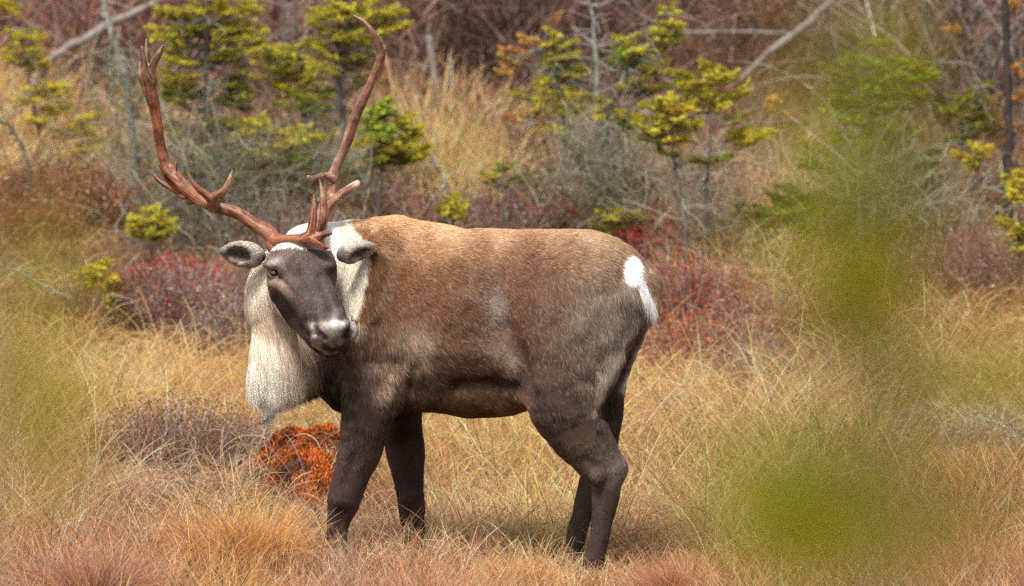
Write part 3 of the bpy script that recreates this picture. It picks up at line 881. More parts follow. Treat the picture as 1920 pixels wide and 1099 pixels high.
RED = (.205, .074, .034); TAN = (.32, .20, .14); DK = (.12, .045, .025)
bY = .02
left = [
    [(514, 462, bY, 14), (512, 447, bY, 14), (497, 433, .03, 13.5), (475, 420, .05, 12), (455, 406, .06, 11), (434, 396, .07, 11), (405, 389, .08, 11.5), (372, 372, .10, 12), (345, 352, .10, 14), (328, 332, .11, 13),
     (312, 307, .12, 10.5), (302, 275, .12, 9.5), (297, 245, .10, 9.5), (291, 210, .08, 10), (286, 178, .05, 11), (280, 155, .03, 11), (272, 135, .0, 8), (268, 105, -.03, 5.5), (266, 88, -.05, 2.5)],
    [(283, 150, .03, 9), (277, 120, .03, 5.5), (275, 95, .03, 4.5), (274, 74, .03, 1.8)],
    [(286, 155, .04, 9), (284, 133, .02, 8.5), (290, 116, .0, 7.5), (299, 100, -.02, 5.5), (306, 85, -.03, 2)],
    [(286, 190, .06, 10), (272, 160, .06, 7.5), (265, 140, .05, 6.5), (264, 118, .04, 4), (265, 105, .03, 2)],
    [(345, 366, .10, 9), (322, 352, .13, 6.5), (303, 342, .15, 5), (290, 330, .16, 3.5), (284, 321, .17, 1.5)],
    [(335, 352, .10, 10), (320, 338, .08, 7.5), (309, 325, .06, 5), (300, 309, .05, 1.8)],
    [(325, 322, .11, 7), (329, 310, .10, 3), (330, 298, .10, 1.2)],
    [(365, 374, .12, 8), (355, 379, .13, 5), (350, 377, .14, 3)],
    [(398, 388, .06, 11), (401, 382, .03, 12), (402, 372, .0, 10), (420, 358, -.02, 7), (430, 340, -.03, 5), (436, 319, -.04, 1.6)],
    [(402, 378, .02, 11), (390, 368, .0, 8), (374, 355, -.01, 6), (362, 342, -.02, 4), (353, 325, -.03, 1.5)],
    [(376, 358, -.01, 5), (369, 350, .0, 3), (366, 341, .0, 1.2)],
    # brow tine that fans over the forehead
    [(514, 453, bY, 13), (530, 449, -.02, 9), (548, 449, -.05, 9), (565, 450, -.08, 11), (582, 449, -.10, 12), (596, 456, -.11, 8), (608, 463, -.12, 5), (616, 465, -.12, 2.5)],
    [(572, 447, -.09, 11), (582, 438, -.10, 10), (586, 420, -.10, 8.5), (588, 400, -.10, 7), (589, 382, -.10, 4), (588, 366, -.10, 1.5)],
    [(590, 446, -.10, 10), (604, 441, -.11, 6.5), (613, 438, -.12, 5), (621, 437, -.13, 3)],
]
ltips = [(512, 450, RED), (475, 421, RED), (440, 400, (.30, .13, .075)), (405, 392, (.30, .15, .09)), (370, 368, (.26, .10, .05)), (330, 335, (.24, .09, .045)), (305, 280, (.20, .065, .03)), (293, 215, (.24, .085, .04)), (284, 165, (.27, .12, .065)), (268, 130, TAN), (274, 80, TAN), (304, 90, (.25, .15, .10)), (290, 118, (.20, .10, .06)),
         (284, 321, DK), (303, 342, DK), (402, 385, DK), (402, 372, (.14, .06, .035)), (436, 322, (.32, .19, .12)), (353, 328, (.28, .15, .09)), (545, 450, (.24, .085, .042)), (582, 445, (.25, .09, .045)), (586, 400, (.24, .095, .05)), (588, 370, (.30, .16, .10)), (612, 463, (.22, .08, .045)), (621, 437, (.10, .05, .04))]
aL = antler((-1.34, -.20, 1.08), (-.60, .26, 1.98), left, None, ltips)
aL['label'] = 'antler on the left with a forked middle tine and a brow tine spreading over the forehead'
right = [
    [(596, 458, .03, 13), (598, 440, .07, 12.5), (602, 418, .12, 12), (606, 400, .15, 12), (612, 382, .17, 13.5), (618, 360, .18, 13.5), (622, 340, .18, 12), (632, 309, .17, 10), (643, 285, .16, 9.5), (654, 258, .15, 9.5), (667, 218, .13, 9.5), (679, 192, .11, 9), (692, 163, .09, 8.5), (703, 140, .07, 8.5), (711, 118, .05, 8.5),
     (715, 100, .03, 7.5), (711, 86, .02, 7.5), (702, 68, .0, 6), (692, 52, -.02, 4.5), (681, 40, -.03, 3.5), (661, 28, -.05, 1.6)],
    [(713, 108, .04, 7), (719, 98, .06, 4), (722, 90, .07, 4), (718, 86, .07, 2.5)],
    [(612, 392, .16, 12), (628, 375, .15, 9.5), (643, 362, .14, 8.5), (658, 352, .13, 8), (668, 345, .12, 6.5), (671, 342, .12, 4)],
    [(622, 335, .17, 9), (608, 329, .14, 6), (596, 332, .12, 5), (586, 335, .11, 4.5), (578, 332, .10, 3)],
    [(598, 450, .02, 10), (600, 434, -.02, 7.5), (605, 415, -.04, 7.5), (607, 392, -.04, 7.2), (606, 372, -.05, 6.2), (603, 354, -.05, 4.2), (599, 335, -.05, 1.4)],
]
rtips = [(600, 440, RED), (606, 400, (.28, .12, .075)), (618, 360, (.30, .155, .10)), (632, 309, (.22, .12, .09)), (654, 258, (.22, .105, .07)), (690, 165, (.25, .12, .08)), (712, 105, (.27, .14, .09)), (690, 50, TAN), (661, 28, (.33, .22, .16)), (720, 90, (.2, .1, .07)), (650, 358, (.27, .12, .085)), (670, 343, (.42, .30, .24)), (597, 331, (.25, .15, .10)), (578, 333, (.33, .21, .14))]
aR = antler((-.77, -.12, 1.06), (-.40, .26, 2.08), right, None, rtips)
aR['label'] = 'antler on the right, a tall bowed beam with a short broken side tine'
# its narrow brow tine is darker

# ------------------------------------------------------------------ vegetation
PAL = {
    'gold': (.82, .46, .145), 'straw': (.74, .455, .215), 'pale': (.76, .59, .40), 'tan': (.52, .285, .15), 'pink': (.56, .31, .20), 'rust': (.40, .15, .055), 'brown': (.22, .11, .06),
    'grey': (.36, .31, .27), 'mauve': (.21, .12, .10), 'olive': (.30, .25, .075), 'green': (.17, .20, .04), 'red': (.50, .06, .04), 'maroon': (.17, .06, .045), 'orange': (.58, .24, .05), 'dark': (.09, .055, .04)}
PN_ = list(PAL); PC = np.array([PAL[k] for k in PN_])


def mix(**kw):
    w = np.zeros(len(PN_))
    for k, v in kw.items(): w[PN_.index(k)] = v
    return w / w.sum()


# anchors: base pixel x, base row, colour mix, height, curl, density
VA = [
    (100, 1120, mix(pink=3, tan=3, rust=1.5, mauve=1), .22, .5, 1.1), (300, 1120, mix(tan=3, pink=2, rust=2), .20, .5, 1.1), (430, 1110, mix(gold=2, rust=2, tan=2, orange=1), .22, .5, 1.0), (560, 1120, mix(tan=3, pink=3, rust=1), .16, .5, 1.0),
    (700, 1120, mix(pink=3, rust=2, tan=2), .17, .5, 1.2), (850, 1120, mix(pink=3, tan=2, rust=1.5), .17, .5, 1.2), (960, 1110, mix(tan=2, straw=2, rust=1), .13, .5, 1.0), (1100, 1130, mix(tan=2, straw=2, orange=1, rust=.6), .11, .5, .9), (1250, 1110, mix(rust=2, tan=2, pink=1.5), .12, .6, 1.0), (1450, 1120, mix(rust=1.5, olive=1.5, tan=2), .16, .5, 1), (1700, 1120, mix(olive=1, tan=2, rust=1.5, pink=2), .18, .5, 1), (1880, 1120, mix(pink=2, rust=2, tan=2), .2, .5, 1),
    (60, 1010, mix(tan=2, straw=1.5, olive=1.2, pink=1.5), .30, .7, 1), (230, 1000, mix(tan=3, pink=2, straw=2, grey=1), .22, .9, 1), (430, 1000, mix(tan=3, straw=2, pink=1.5, mauve=1, gold=1), .20, .9, 1), (560, 1010, mix(tan=3, pink=2, straw=1.5), .18, .9, 1.0), (690, 1020, mix(tan=3, pink=3), .13, .8, .9), (850, 1020, mix(straw=3, tan=3, pink=1), .17, .8, 1), (980, 1010, mix(straw=3, gold=2, tan=2), .2, .7, 1), (1230, 1000, mix(tan=3, straw=3, rust=.7), .22, .8, 1), (1400, 1000, mix(tan=2, olive=1.5, straw=2), .28, .8, 1), (1650, 1010, mix(olive=2, tan=2, rust=1), .25, .8, 1), (1850, 990, mix(olive=1, tan=2, rust=1, pink=1), .3, .7, 1),
    (60, 900, mix(olive=.8, straw=2, tan=2, pink=1), .34, .9, 1), (220, 900, mix(brown=2.5, tan=2, grey=1.5, pink=1.5, rust=.6, olive=.8, mauve=1.0), .14, 1.6, .55), (370, 900, mix(grey=.9, brown=3, pale=.8, rust=1, dark=1, tan=1.5, olive=.5), .13, 1.8, .45), (470, 880, mix(grey=.9, tan=2, pale=1, rust=1.5, brown=2), .14, 1.8, .4), (570, 930, mix(tan=2, pale=1, orange=.6, gold=.6), .12, 1.5, .35), (850, 900, mix(straw=3, gold=2.5, tan=2), .28, .8, 1.1), (960, 880, mix(gold=3, straw=3, olive=.3), .32, .6, 1.2), (1240, 900, mix(straw=3, tan=3, gold=1, brown=.5), .28, .8, 1), (1400, 900, mix(straw=2, tan=2, olive=1), .32, .9, 1), (1600, 900, mix(olive=2, tan=2), .3, .8, .9), (1780, 960, mix(rust=2, orange=2, tan=2), .18, .6, 1), (1880, 950, mix(rust=2, olive=1, tan=1), .18, .6, 1),
    (60, 810, mix(olive=.8, straw=2.5, tan=1.5, gold=1), .34, .8, 1.1), (200, 800, mix(straw=3, gold=3, pale=1, pink=.8), .28, 1, 1.2), (350, 790, mix(gold=3.5, straw=3, pink=.8), .28, .9, 1.3), (450, 790, mix(gold=3, straw=3, pink=1.5), .26, 1, 1.3), (840, 800, mix(gold=3, straw=3, tan=1, mauve=.3), .3, .8, 1.3), (960, 800, mix(gold=4, straw=3), .32, .7, 1.4), (1230, 820, mix(straw=3, gold=2, tan=2, pink=1), .26, 1, 1.1), (1360, 820, mix(tan=3, pink=2, straw=2, brown=.8), .24, 1.4, .9), (1500, 800, mix(olive=1, tan=2, straw=2), .32, 1, 1), (1700, 850, mix(tan=1, grey=2, mauve=2, brown=1), .2, 1.5, .6), (1850, 860, mix(grey=3, mauve=2, pale=1.2, brown=1), .2, 1.6, .7),
    (60, 700, mix(olive=1.2, straw=2, tan=1.8, gold=1), .26, 1, 1), (200, 725, mix(gold=3, straw=3, olive=.5), .18, 1.4, 1.0), (380, 725, mix(gold=3, straw=2.5, pink=1), .18, 1.4, 1.0), (1260, 720, mix(pink=2, tan=2, gold=2, straw=1, rust=.5), .20, 1.8, .55), (1380, 720, mix(pink=2, tan=2, grey=1, mauve=1), .18, 1.8, .4), (1500, 700, mix(tan=2, olive=1, pink=1), .22, 1.5, .6), (1700, 720, mix(olive=2, tan=2, straw=1), .3, 1, 1), (1860, 720, mix(olive=1.5, straw=2, tan=2), .3, 1.3, 1),
    (80, 620, mix(olive=1.2, tan=1.8, brown=1), .25, 1.2, .9), (250, 655, mix(tan=1.5, brown=1, mauve=1.5, gold=.6), .10, 1.5, .3), (400, 655, mix(tan=1.5, mauve=1.5, grey=1), .10, 1.5, .3), (1300, 630, mix(tan=2, pink=2, maroon=1), .15, 1.7, .25), (1420, 620, mix(tan=2, pink=1.5, straw=.7), .16, 1.5, .35), (1600, 620, mix(olive=1.5, tan=2), .2, 1.2, .8), (1780, 640, mix(rust=1.5, tan=2, straw=1, olive=1), .2, 1, .8), (1880, 640, mix(tan=2, rust=1), .18, 1.2, .7),
    (60, 500, mix(olive=1.5, brown=1.5, tan=2), .22, 1, .8), (200, 500, mix(brown=2, tan=1, rust=.7, mauve=1), .12, 1, .5), (700, 500, mix(mauve=2, brown=1, tan=1), .12, 1, .4), (1000, 480, mix(mauve=2, maroon=1, tan=1), .14, 1, .4), (1450, 510, mix(tan=2, straw=1, olive=1), .25, .8, .8), (1750, 520, mix(brown=1.5, mauve=1, tan=1, olive=1), .16, 1, .6),
    (40, 420, mix(brown=2, maroon=1, tan=1.5, grey=.6), .12, .8, .4), (160, 410, mix(tan=1.5, rust=.5, brown=1.5, grey=.8, orange=.3), .12, .8, .4), (760, 420, mix(mauve=2, pink=1, brown=1, tan=1), .2, .6, .6), (1420, 420, mix(pink=1.5, tan=2.5, straw=1, brown=1), .32, .5, 1), (1500, 380, mix(tan=2, brown=1.2, olive=.7, pink=1), .28, .5, .8), (1700, 430, mix(olive=1.5, brown=1.2, grey=1, tan=1.2), .25, .7, .7), (950, 420, mix(mauve=2, brown=1.5, maroon=1), .18, .6, .5), (1880, 420, mix(olive=1, tan=1, brown=1), .2, .6, .7),
    (40, 330, mix(gold=2.5, straw=2, tan=1), .34, .5, 1.2), (130, 320, mix(gold=3, straw=2, orange=.4), .34, .5, 1.3), (230, 320, mix(tan=2, gold=.8, brown=1), .3, .6, .8), (500, 320, mix(tan=1, grey=1.5, olive=.8, brown=2, dark=1), .18, .6, .5), (820, 350, mix(straw=3, gold=3, pink=.7), .38, .5, 1.4), (880, 350, mix(straw=3, gold=3.5), .42, .5, 1.4), (970, 330, mix(tan=2.5, straw=1, mauve=.5), .3, .5, .9), (1180, 320, mix(brown=1, tan=1.2, grey=1), .25, .6, .5), (1400, 310, mix(tan=2, brown=2, mauve=1), .3, .5, .7), (1650, 320, mix(brown=2, tan=1, olive=.6, grey=1), .3, .5, .6), (1850, 320, mix(brown=2, tan=1, maroon=.6), .3, .5, .6),
    (60, 240, mix(gold=3, straw=2, orange=.6, pink=.6), .35, .4, 1.3), (190, 240, mix(gold=1.5, pink=1.5, tan=2, rust=.5), .35, .4, 1.1), (60, 160, mix(pink=2, tan=2, rust=.8), .35, .4, .9), (500, 220, mix(tan=1, mauve=2, brown=2), .28, .4, .6), (780, 240, mix(brown=2, tan=2, pink=.7, gold=.4), .4, .4, .9), (880, 250, mix(tan=3, straw=1.2, brown=.8), .4, .4, 1.1), (1000, 230, mix(brown=2.5, tan=.8, mauve=1), .35, .4, .7), (1400, 220, mix(mauve=1.6, brown=2, maroon=.8), .35, .4, .6), (1700, 220, mix(brown=2, mauve=1.5, maroon=.4), .35, .4, .6),
    (100, 100, mix(mauve=2, maroon=1, rust=.6, pink=.8), .4, .4, .8), (500, 100, mix(mauve=2, maroon=1.2, brown=1), .4, .4, .8), (900, 100, mix(brown=2, mauve=1.5, tan=.4), .4, .4, .7), (1400, 100, mix(mauve=2, maroon=1, brown=1.2), .4, .4, .7), (1800, 100, mix(mauve=1.5, brown=1.5, grey=.7), .4, .4, .7),
    (100, -80, mix(mauve=2, maroon=1), .4, .4, .7), (900, -80, mix(mauve=2, brown=2), .4, .4, .7), (1700, -80, mix(mauve=2, maroon=1, brown=1), .4, .4, .7)]
vx = np.array([v[0] for v in VA], float); vy = np.array([v[1] for v in VA], float)
vm = np.array([v[2] for v in VA]); vh = np.array([v[3] for v in VA]); vc = np.array([v[4] for v in VA]); vd = np.array([v[5] for v in VA])


def nearest(px, py, js=38):
    jx = px + RNG.normal(0, js, len(px)); jy = py + RNG.normal(0, js * .55, len(py))
    return np.argmin((jx[:, None] - vx) ** 2 + ((jy[:, None] - vy) * 1.5) ** 2, 1)


def scatter(y0, y1, n, clump=0, spread=.07, outer=0):
    """random ground points inside the view wedge"""
    yy = RNG.uniform(y0, y1, n * 2)
    hw = (yy + CAM_D) * .0889 + .25
    keep = RNG.random(n * 2) < hw / hw.max()
    yy = yy[keep][:n]; hw = hw[keep][:n]
    xx = RNG.uniform(-1, 1, len(yy)) * hw
    if outer: xx = np.sign(xx) * (hw * .93 + RNG.random(len(yy)) ** 1.4 * outer)
    if clump:
        nc = max(1, len(yy) // clump)
        idx = RNG.integers(0, nc, len(yy))
        r = np.abs(RNG.normal(0, spread, len(yy))); a = RNG.uniform(0, 2 * np.pi, len(yy))
        ox, oy = r * np.cos(a), r * np.sin(a)
        lean = np.stack([ox, oy], 1) / (spread * 2.2)
        xx = xx[idx] + ox; yy = yy[idx] + oy
        scatter.idx = idx
        return xx, yy, lean
    return xx, yy, np.zeros((len(yy), 2))


def blades(xx, yy, lean, hgt, curl, wid, K_=6, z=None, phi0=.25):
    n = len(xx)
    th = np.arctan2(lean[:, 1] + RNG.normal(0, .45, n), lean[:, 0] + RNG.normal(0, .6, n))
    f0 = np.abs(RNG.normal(phi0, .16, n)) + np.hypot(lean[:, 0], lean[:, 1]) * .35
    cu = curl * np.abs(RNG.normal(1, .45, n))
    t = np.linspace(0, 1, K_)
    ph = f0[:, None] + cu[:, None] * t[None] ** 1.4
    ph = np.clip(ph, 0, 2.4)
    seg = hgt[:, None] / (K_ - 1)
    tw = (RNG.normal(0, .25, n)[:, None]) * t[None] * curl.mean()
    hx_, hz_ = np.sin(ph) * seg, np.cos(ph) * seg
    X = np.cumsum(hx_, 1) - hx_[:, :1]; Z = np.cumsum(hz_, 1) - hz_[:, :1]
    az = th[:, None] + tw
    p = np.stack([xx[:, None] + X * np.cos(az), yy[:, None] + X * np.sin(az), (G(xx, yy) if z is None else z)[:, None] - .01 + Z], -1)
    r = wid[:, None] * np.array(list(np.linspace(1, .75, K_ - 1)) + [.25])[None]
    return p, r


HOOF_SPOTS = [(P(1108, 1080, -.31), .20), (P(624, 1072, 0), .16), (P(1075, 1062, .03), .15), (P(777, 1052, .36), .13)]


def grass_batch(y0, y1, n, wid, clump, spread, js=38, hs=1.0, outer=0):
    xx, yy, lean = scatter(y0, y1, n, clump, spread, outer)
    px, py = IMG(np.stack([xx, yy, G(xx, yy)], -1))
    ok = (px > -160 - outer * 900) & (px < 2080 + outer * 900) & (py > -420) & (py < 2200)
    cid = scatter.idx[ok]
    xx, yy, lean, px, py = xx[ok], yy[ok], lean[ok], px[ok], py[ok]
    k = nearest(px, py, js)
    patch = fbm(xx * 2.3, yy * 2.3, 77, 2)
    keep = RNG.random(len(k)) < vd[k] / 1.4 * np.clip(.35 + 1.5 * patch, .3, 1.3)
    xx, yy, lean, px, py, k, patch, cid = (q_[keep] for q_ in (xx, yy, lean, px, py, k, patch, cid))
    nc = int(cid.max()) + 1 if len(cid) else 1
    cu_, ct_, ch_ = RNG.random(nc), np.exp(RNG.normal(0, .30, nc)), RNG.uniform(.6, 1.3, nc)
    u = np.where(RNG.random(len(k)) < .6, cu_[cid], RNG.random(len(k)))[:, None]
    ci = (np.cumsum(vm[k], 1) < u).sum(1).clip(0, len(PN_) - 1)
    c = PC[ci] * np.exp(RNG.normal(0, .38, len(k)))[:, None] * (.6 + .8 * patch[:, None]) * ct_[cid][:, None]
    dk = RNG.random(len(k)) < .13
    c[dk] = c[dk] * np.array([.34, .28, .28])
    h = vh[k] * RNG.uniform(.5, 1.2, len(k)) * hs * ch_[cid]
    return (xx, yy, lean, h, vc[k] * RNG.uniform(.4, 1.5, len(k)), wid * RNG.uniform(.6, 1.3, len(k)), c)


def emit_grass(name, batches, K_=6):
    ps, rs, cs = [], [], []
    for b_ in batches:
        p, r = blades(*b_[:6], K_=K_)
        ps.append(p); rs.append(r); cs.append(b_[6])
    o = curves_np(name, np.concatenate(ps), np.concatenate(rs), np.clip(np.concatenate(cs), .01, .75), M_GRASS)
    tag(o, kind='stuff')
    return o


g1 = emit_grass('dry_grass', [
    grass_batch(-1.6, 2.0, 95000, .00075, 30, .045, 30),
    grass_batch(2.0, 5.5, 80000, .0010, 30, .055, 34),
    grass_batch(-.4, 5.0, 16000, .0013, 5, .05, 40, 1.3),
    grass_batch(-5.5, -1.5, 22000, .0012, 26, .06, 30), grass_batch(-5.5, 1.5, 24000, .0013, 26, .06, 30, 1, 2.2), grass_batch(1.5, 5.5, 24000, .0013, 26, .06, 30, 1, 2.4)])
tag(g1, 'fine dry golden and tan grass standing around and behind the caribou', 'grass')
g2 = emit_grass('hillside_grass', [grass_batch(5.5, 10.5, 46000, .0016, 18, .09), grass_batch(10.5, 24, 42000, .0035, 18, .12), grass_batch(5.5, 16, 30000, .003, 20, .12, 38, 1, 3.0)], 5)
tag(g2, 'blurred dry grass covering the slope among the small spruces', 'grass')


# --- thin, long arching stems
def arc_stems(n, x0, x1, r0, r1, ht, pal, wid=.0011, curl=2.2):
    px = RNG.uniform(x0, x1, n * 3); py = RNG.uniform(r0, r1, n * 3)
    # find ground depth of each base pixel
    Ys = np.linspace(-2, 9, 500)
    rows = IMG(np.stack([np.zeros(500), Ys, np.interp(Ys, _PY, _PZ)], -1))[1]
    Y = np.interp(-py, -rows, Ys)
    x = (px - 960) / FPX * (Y + CAM_D)
    x, Y = x[:n], Y[:n]
    u = RNG.random(n)[:, None]
    ci = (np.cumsum(np.tile(pal, (n, 1)), 1) < u).sum(1)
    return (x, Y, RNG.normal(0, .5, (n, 2)), ht * RNG.uniform(.6, 1.3, n), curl * RNG.uniform(.5, 1.3, n), np.full(n, wid) * RNG.uniform(.6, 1.1, n), PC[ci] * np.exp(RNG.normal(0, .15, n))[:, None])


g3 = emit_grass('arching_stems', [
    arc_stems(900, 1200, 1560, 560, 880, .40, mix(pink=2, gold=1.5, straw=2, pale=.6)),
    arc_stems(700, 130, 480, 660, 850, .34, mix(gold=2, straw=2, tan=1)),
    arc_stems(700, 130, 640, 850, 1000, .30, mix(pale=2, grey=2, pink=1.5)),
    arc_stems(420, 1680, 1930, 700, 900, .30, mix(pale=2, grey=2, tan=1)),
    arc_stems(700, 780, 1420, 780, 1060, .28, mix(pale=2, straw=2)),
    arc_stems(420, 1040, 1180, 1085, 1115, .15, mix(pale=2, straw=2), .0008, .8),
    arc_stems(450, 580, 830, 1065, 1110, .19, mix(pale=2, straw=2), .0008, .8),
    arc_stems(200, 1500, 1900, 600, 760, .34, mix(straw=2, tan=1, olive=1))], 9)
tag(g3, 'long pale arching grass stems rising over the low shrubs', 'grass')


# --- tussocks near the front: things of their own
def tussock(px, row, Y, h, spread, n, pal, label, wid=.0008):
    c = P(px, row, Y); c.z = float(G(c.x, c.y))
    t = empty('grass_tussock', c)
    tag(t, label, 'grass tuft')
    ns = 9
    sa = RNG.uniform(0, 2 * np.pi, ns); sr = RNG.uniform(0, spread * .75, ns); k_ = RNG.integers(0, ns, n)
    hs_ = RNG.uniform(.6, 1.1, ns)
    a = RNG.uniform(0, 2 * np.pi, n); r = np.abs(RNG.normal(0, spread * .22, n))
    ox, oy = sr[k_] * np.cos(sa[k_]) * 1.3, sr[k_] * np.sin(sa[k_])
    xx, yy = c.x + ox + r * np.cos(a), c.y + oy + r * np.sin(a)
    lean = (np.stack([np.cos(a) * r + ox * .5, np.sin(a) * r + oy * .5], 1) / spread * 1.5)
    h = h * hs_[k_]
    u = RNG.random(n)[:, None]
    ci = (np.cumsum(np.tile(pal, (n, 1)), 1) < u).sum(1).clip(0, len(PN_) - 1)
    p, rr_ = blades(xx, yy, lean, h * RNG.uniform(.5, 1.15, n), RNG.uniform(.2, 1.3, n), np.full(n, wid * .8), 6, phi0=.12)
    o = curves_np('blades', p, rr_, PC[ci] * np.exp(RNG.normal(0, .2, n))[:, None], M_GRASS, t)
    o['kind'] = 'stuff'
    return t


tussock(440, 1100, -.15, .30, .16, 2600, mix(gold=2.5, orange=.6, rust=1.1, tan=2.6, straw=1), 'orange and gold grass tuft at the bottom edge, left of the front hooves')
tussock(200, 1130, -1.3, .30, .20, 2200, mix(pink=2, mauve=2, rust=2, tan=1), 'soft mauve brown grass tuft in the lower left corner', .001)
tussock(760, 1130, -1.4, .22, .24, 2600, mix(pink=3, rust=2, tan=2, mauve=.6), 'soft pinkish grass tuft in front of the front legs, between them and the lens', .001)
tussock(1290, 1130, -.9, .20, .18, 1800, mix(rust=2, pink=2, tan=2), 'reddish tan grass tuft right of the hind hooves', .001)
tussock(960, 1120, -.6, .16, .14, 1200, mix(orange=1, gold=1, tan=2, straw=1), 'short straw coloured grass tuft midway between front and hind hooves', .0009)
tussock(1860, 1120, -.6, .26, .18, 1500, mix(pink=2, tan=2, rust=1), 'pale brown grass tuft in the lower right corner', .0009)


# --- low leafy shrubs
def leaf_quads(c, nrm_, ax, L, W):
    """leaf diamonds from centres, axes"""
    s = np.cross(nrm_, ax); s /= np.linalg.norm(s, axis=1, keepdims=True) + 1e-6
    a = c; b = c + ax * (L * .5)[:, None] + s * (W * .5)[:, None]; d = c + ax * (L * .5)[:, None] - s * (W * .5)[:, None]; e = c + ax * L[:, None]
    v = np.stack([a, b, e, d], 1).reshape(-1, 3)
    f = np.arange(len(c) * 4).reshape(-1, 4)
    return v, f


def unit(n):
    v = RNG.normal(0, 1, (n, 3)); return v / np.linalg.norm(v, axis=1, keepdims=True)


def shrub(name, px, row, Y, wpx, hpx, nst, lpal, tpal, label, cat, leafL=.014, leaves=14, tw=.0012, dz=None, group=None):
    sc_ = FPX / (Y + CAM_D)
    c = P(px, row, Y); c.z = float(G(c.x, c.y))
    W, Hh = wpx / sc_ / 2, hpx / sc_
    t = empty(name, c)
    tag(t, label, cat, group)
    a = RNG.uniform(0, 2 * np.pi, nst); r = np.sqrt(RNG.random(nst))
    bx, by = c.x + r * np.cos(a) * W, c.y + r * np.sin(a) * (dz or min(W, .5))
    bz = G(bx, by)
    hh = Hh * (1.05 - .55 * r ** 2) * RNG.uniform(.6, 1.15, nst)
    out = np.stack([np.cos(a) * r * .3 + RNG.normal(0, .22, nst), np.sin(a) * r * .3 + RNG.normal(0, .22, nst), np.ones(nst)], 1)
    t_ = np.linspace(0, 1, 5)
    bend = RNG.normal(0, .15, (nst, 3)); bend[:, 2] = 0
    p = np.stack([bx, by, bz], 1)[:, None] + out[:, None] * (t_[None, :, None] * hh[:, None, None]) + bend[:, None] * (t_ ** 2)[None, :, None] * hh[:, None, None]
    p += RNG.normal(0, .006, p.shape) * t_[None, :, None]
    u = RNG.random(nst)[:, None]
    ci = (np.cumsum(np.tile(tpal, (nst, 1)), 1) < u).sum(1).clip(0, len(PN_) - 1)
    o = curves_np('twigs', p, np.full(nst, tw)[:, None] * np.array([1.3, 1.1, 1, .8, .5])[None], PC[ci] * np.exp(RNG.normal(0, .25, nst))[:, None], M_TWIG, t)
    o['kind'] = 'stuff'
    n = nst * leaves
    if n:
        si = np.repeat(np.arange(nst), leaves)
        tt = RNG.uniform(.25, 1.05, n)
        base = p[si, 0] + out[si] * (tt * hh[si])[:, None] + bend[si] * (tt ** 2 * hh[si])[:, None] + RNG.normal(0, .012, (n, 3))
        ax = unit(n); ax[:, 2] = np.abs(ax[:, 2]) * .8 + .2; ax /= np.linalg.norm(ax, axis=1, keepdims=True)
        L = leafL * RNG.uniform(.6, 1.3, n)
        v, f = leaf_quads(base, unit(n), ax, L, L * .45)
        k = (np.cumsum(np.tile(lpal, (n, 1)), 1) < RNG.random(n)[:, None]).sum(1).clip(0, len(PN_) - 1)
        cc = PC[k] * np.exp(RNG.normal(0, .3, n))[:, None] * np.exp(RNG.normal(0, .2, nst))[si][:, None]
        lo_ = mesh_np('leaves', v, f, M_LEAF, t, facecols=np.clip(cc, .005, .8))
        lo_['kind'] = 'stuff'
    return t


def Yof(row):
    Ys = np.linspace(-2, 30, 900)
    rows = IMG(np.stack([np.zeros(900), Ys, np.interp(Ys, _PY, _PZ)], -1))[1]
    return float(np.interp(-row, -rows, Ys))


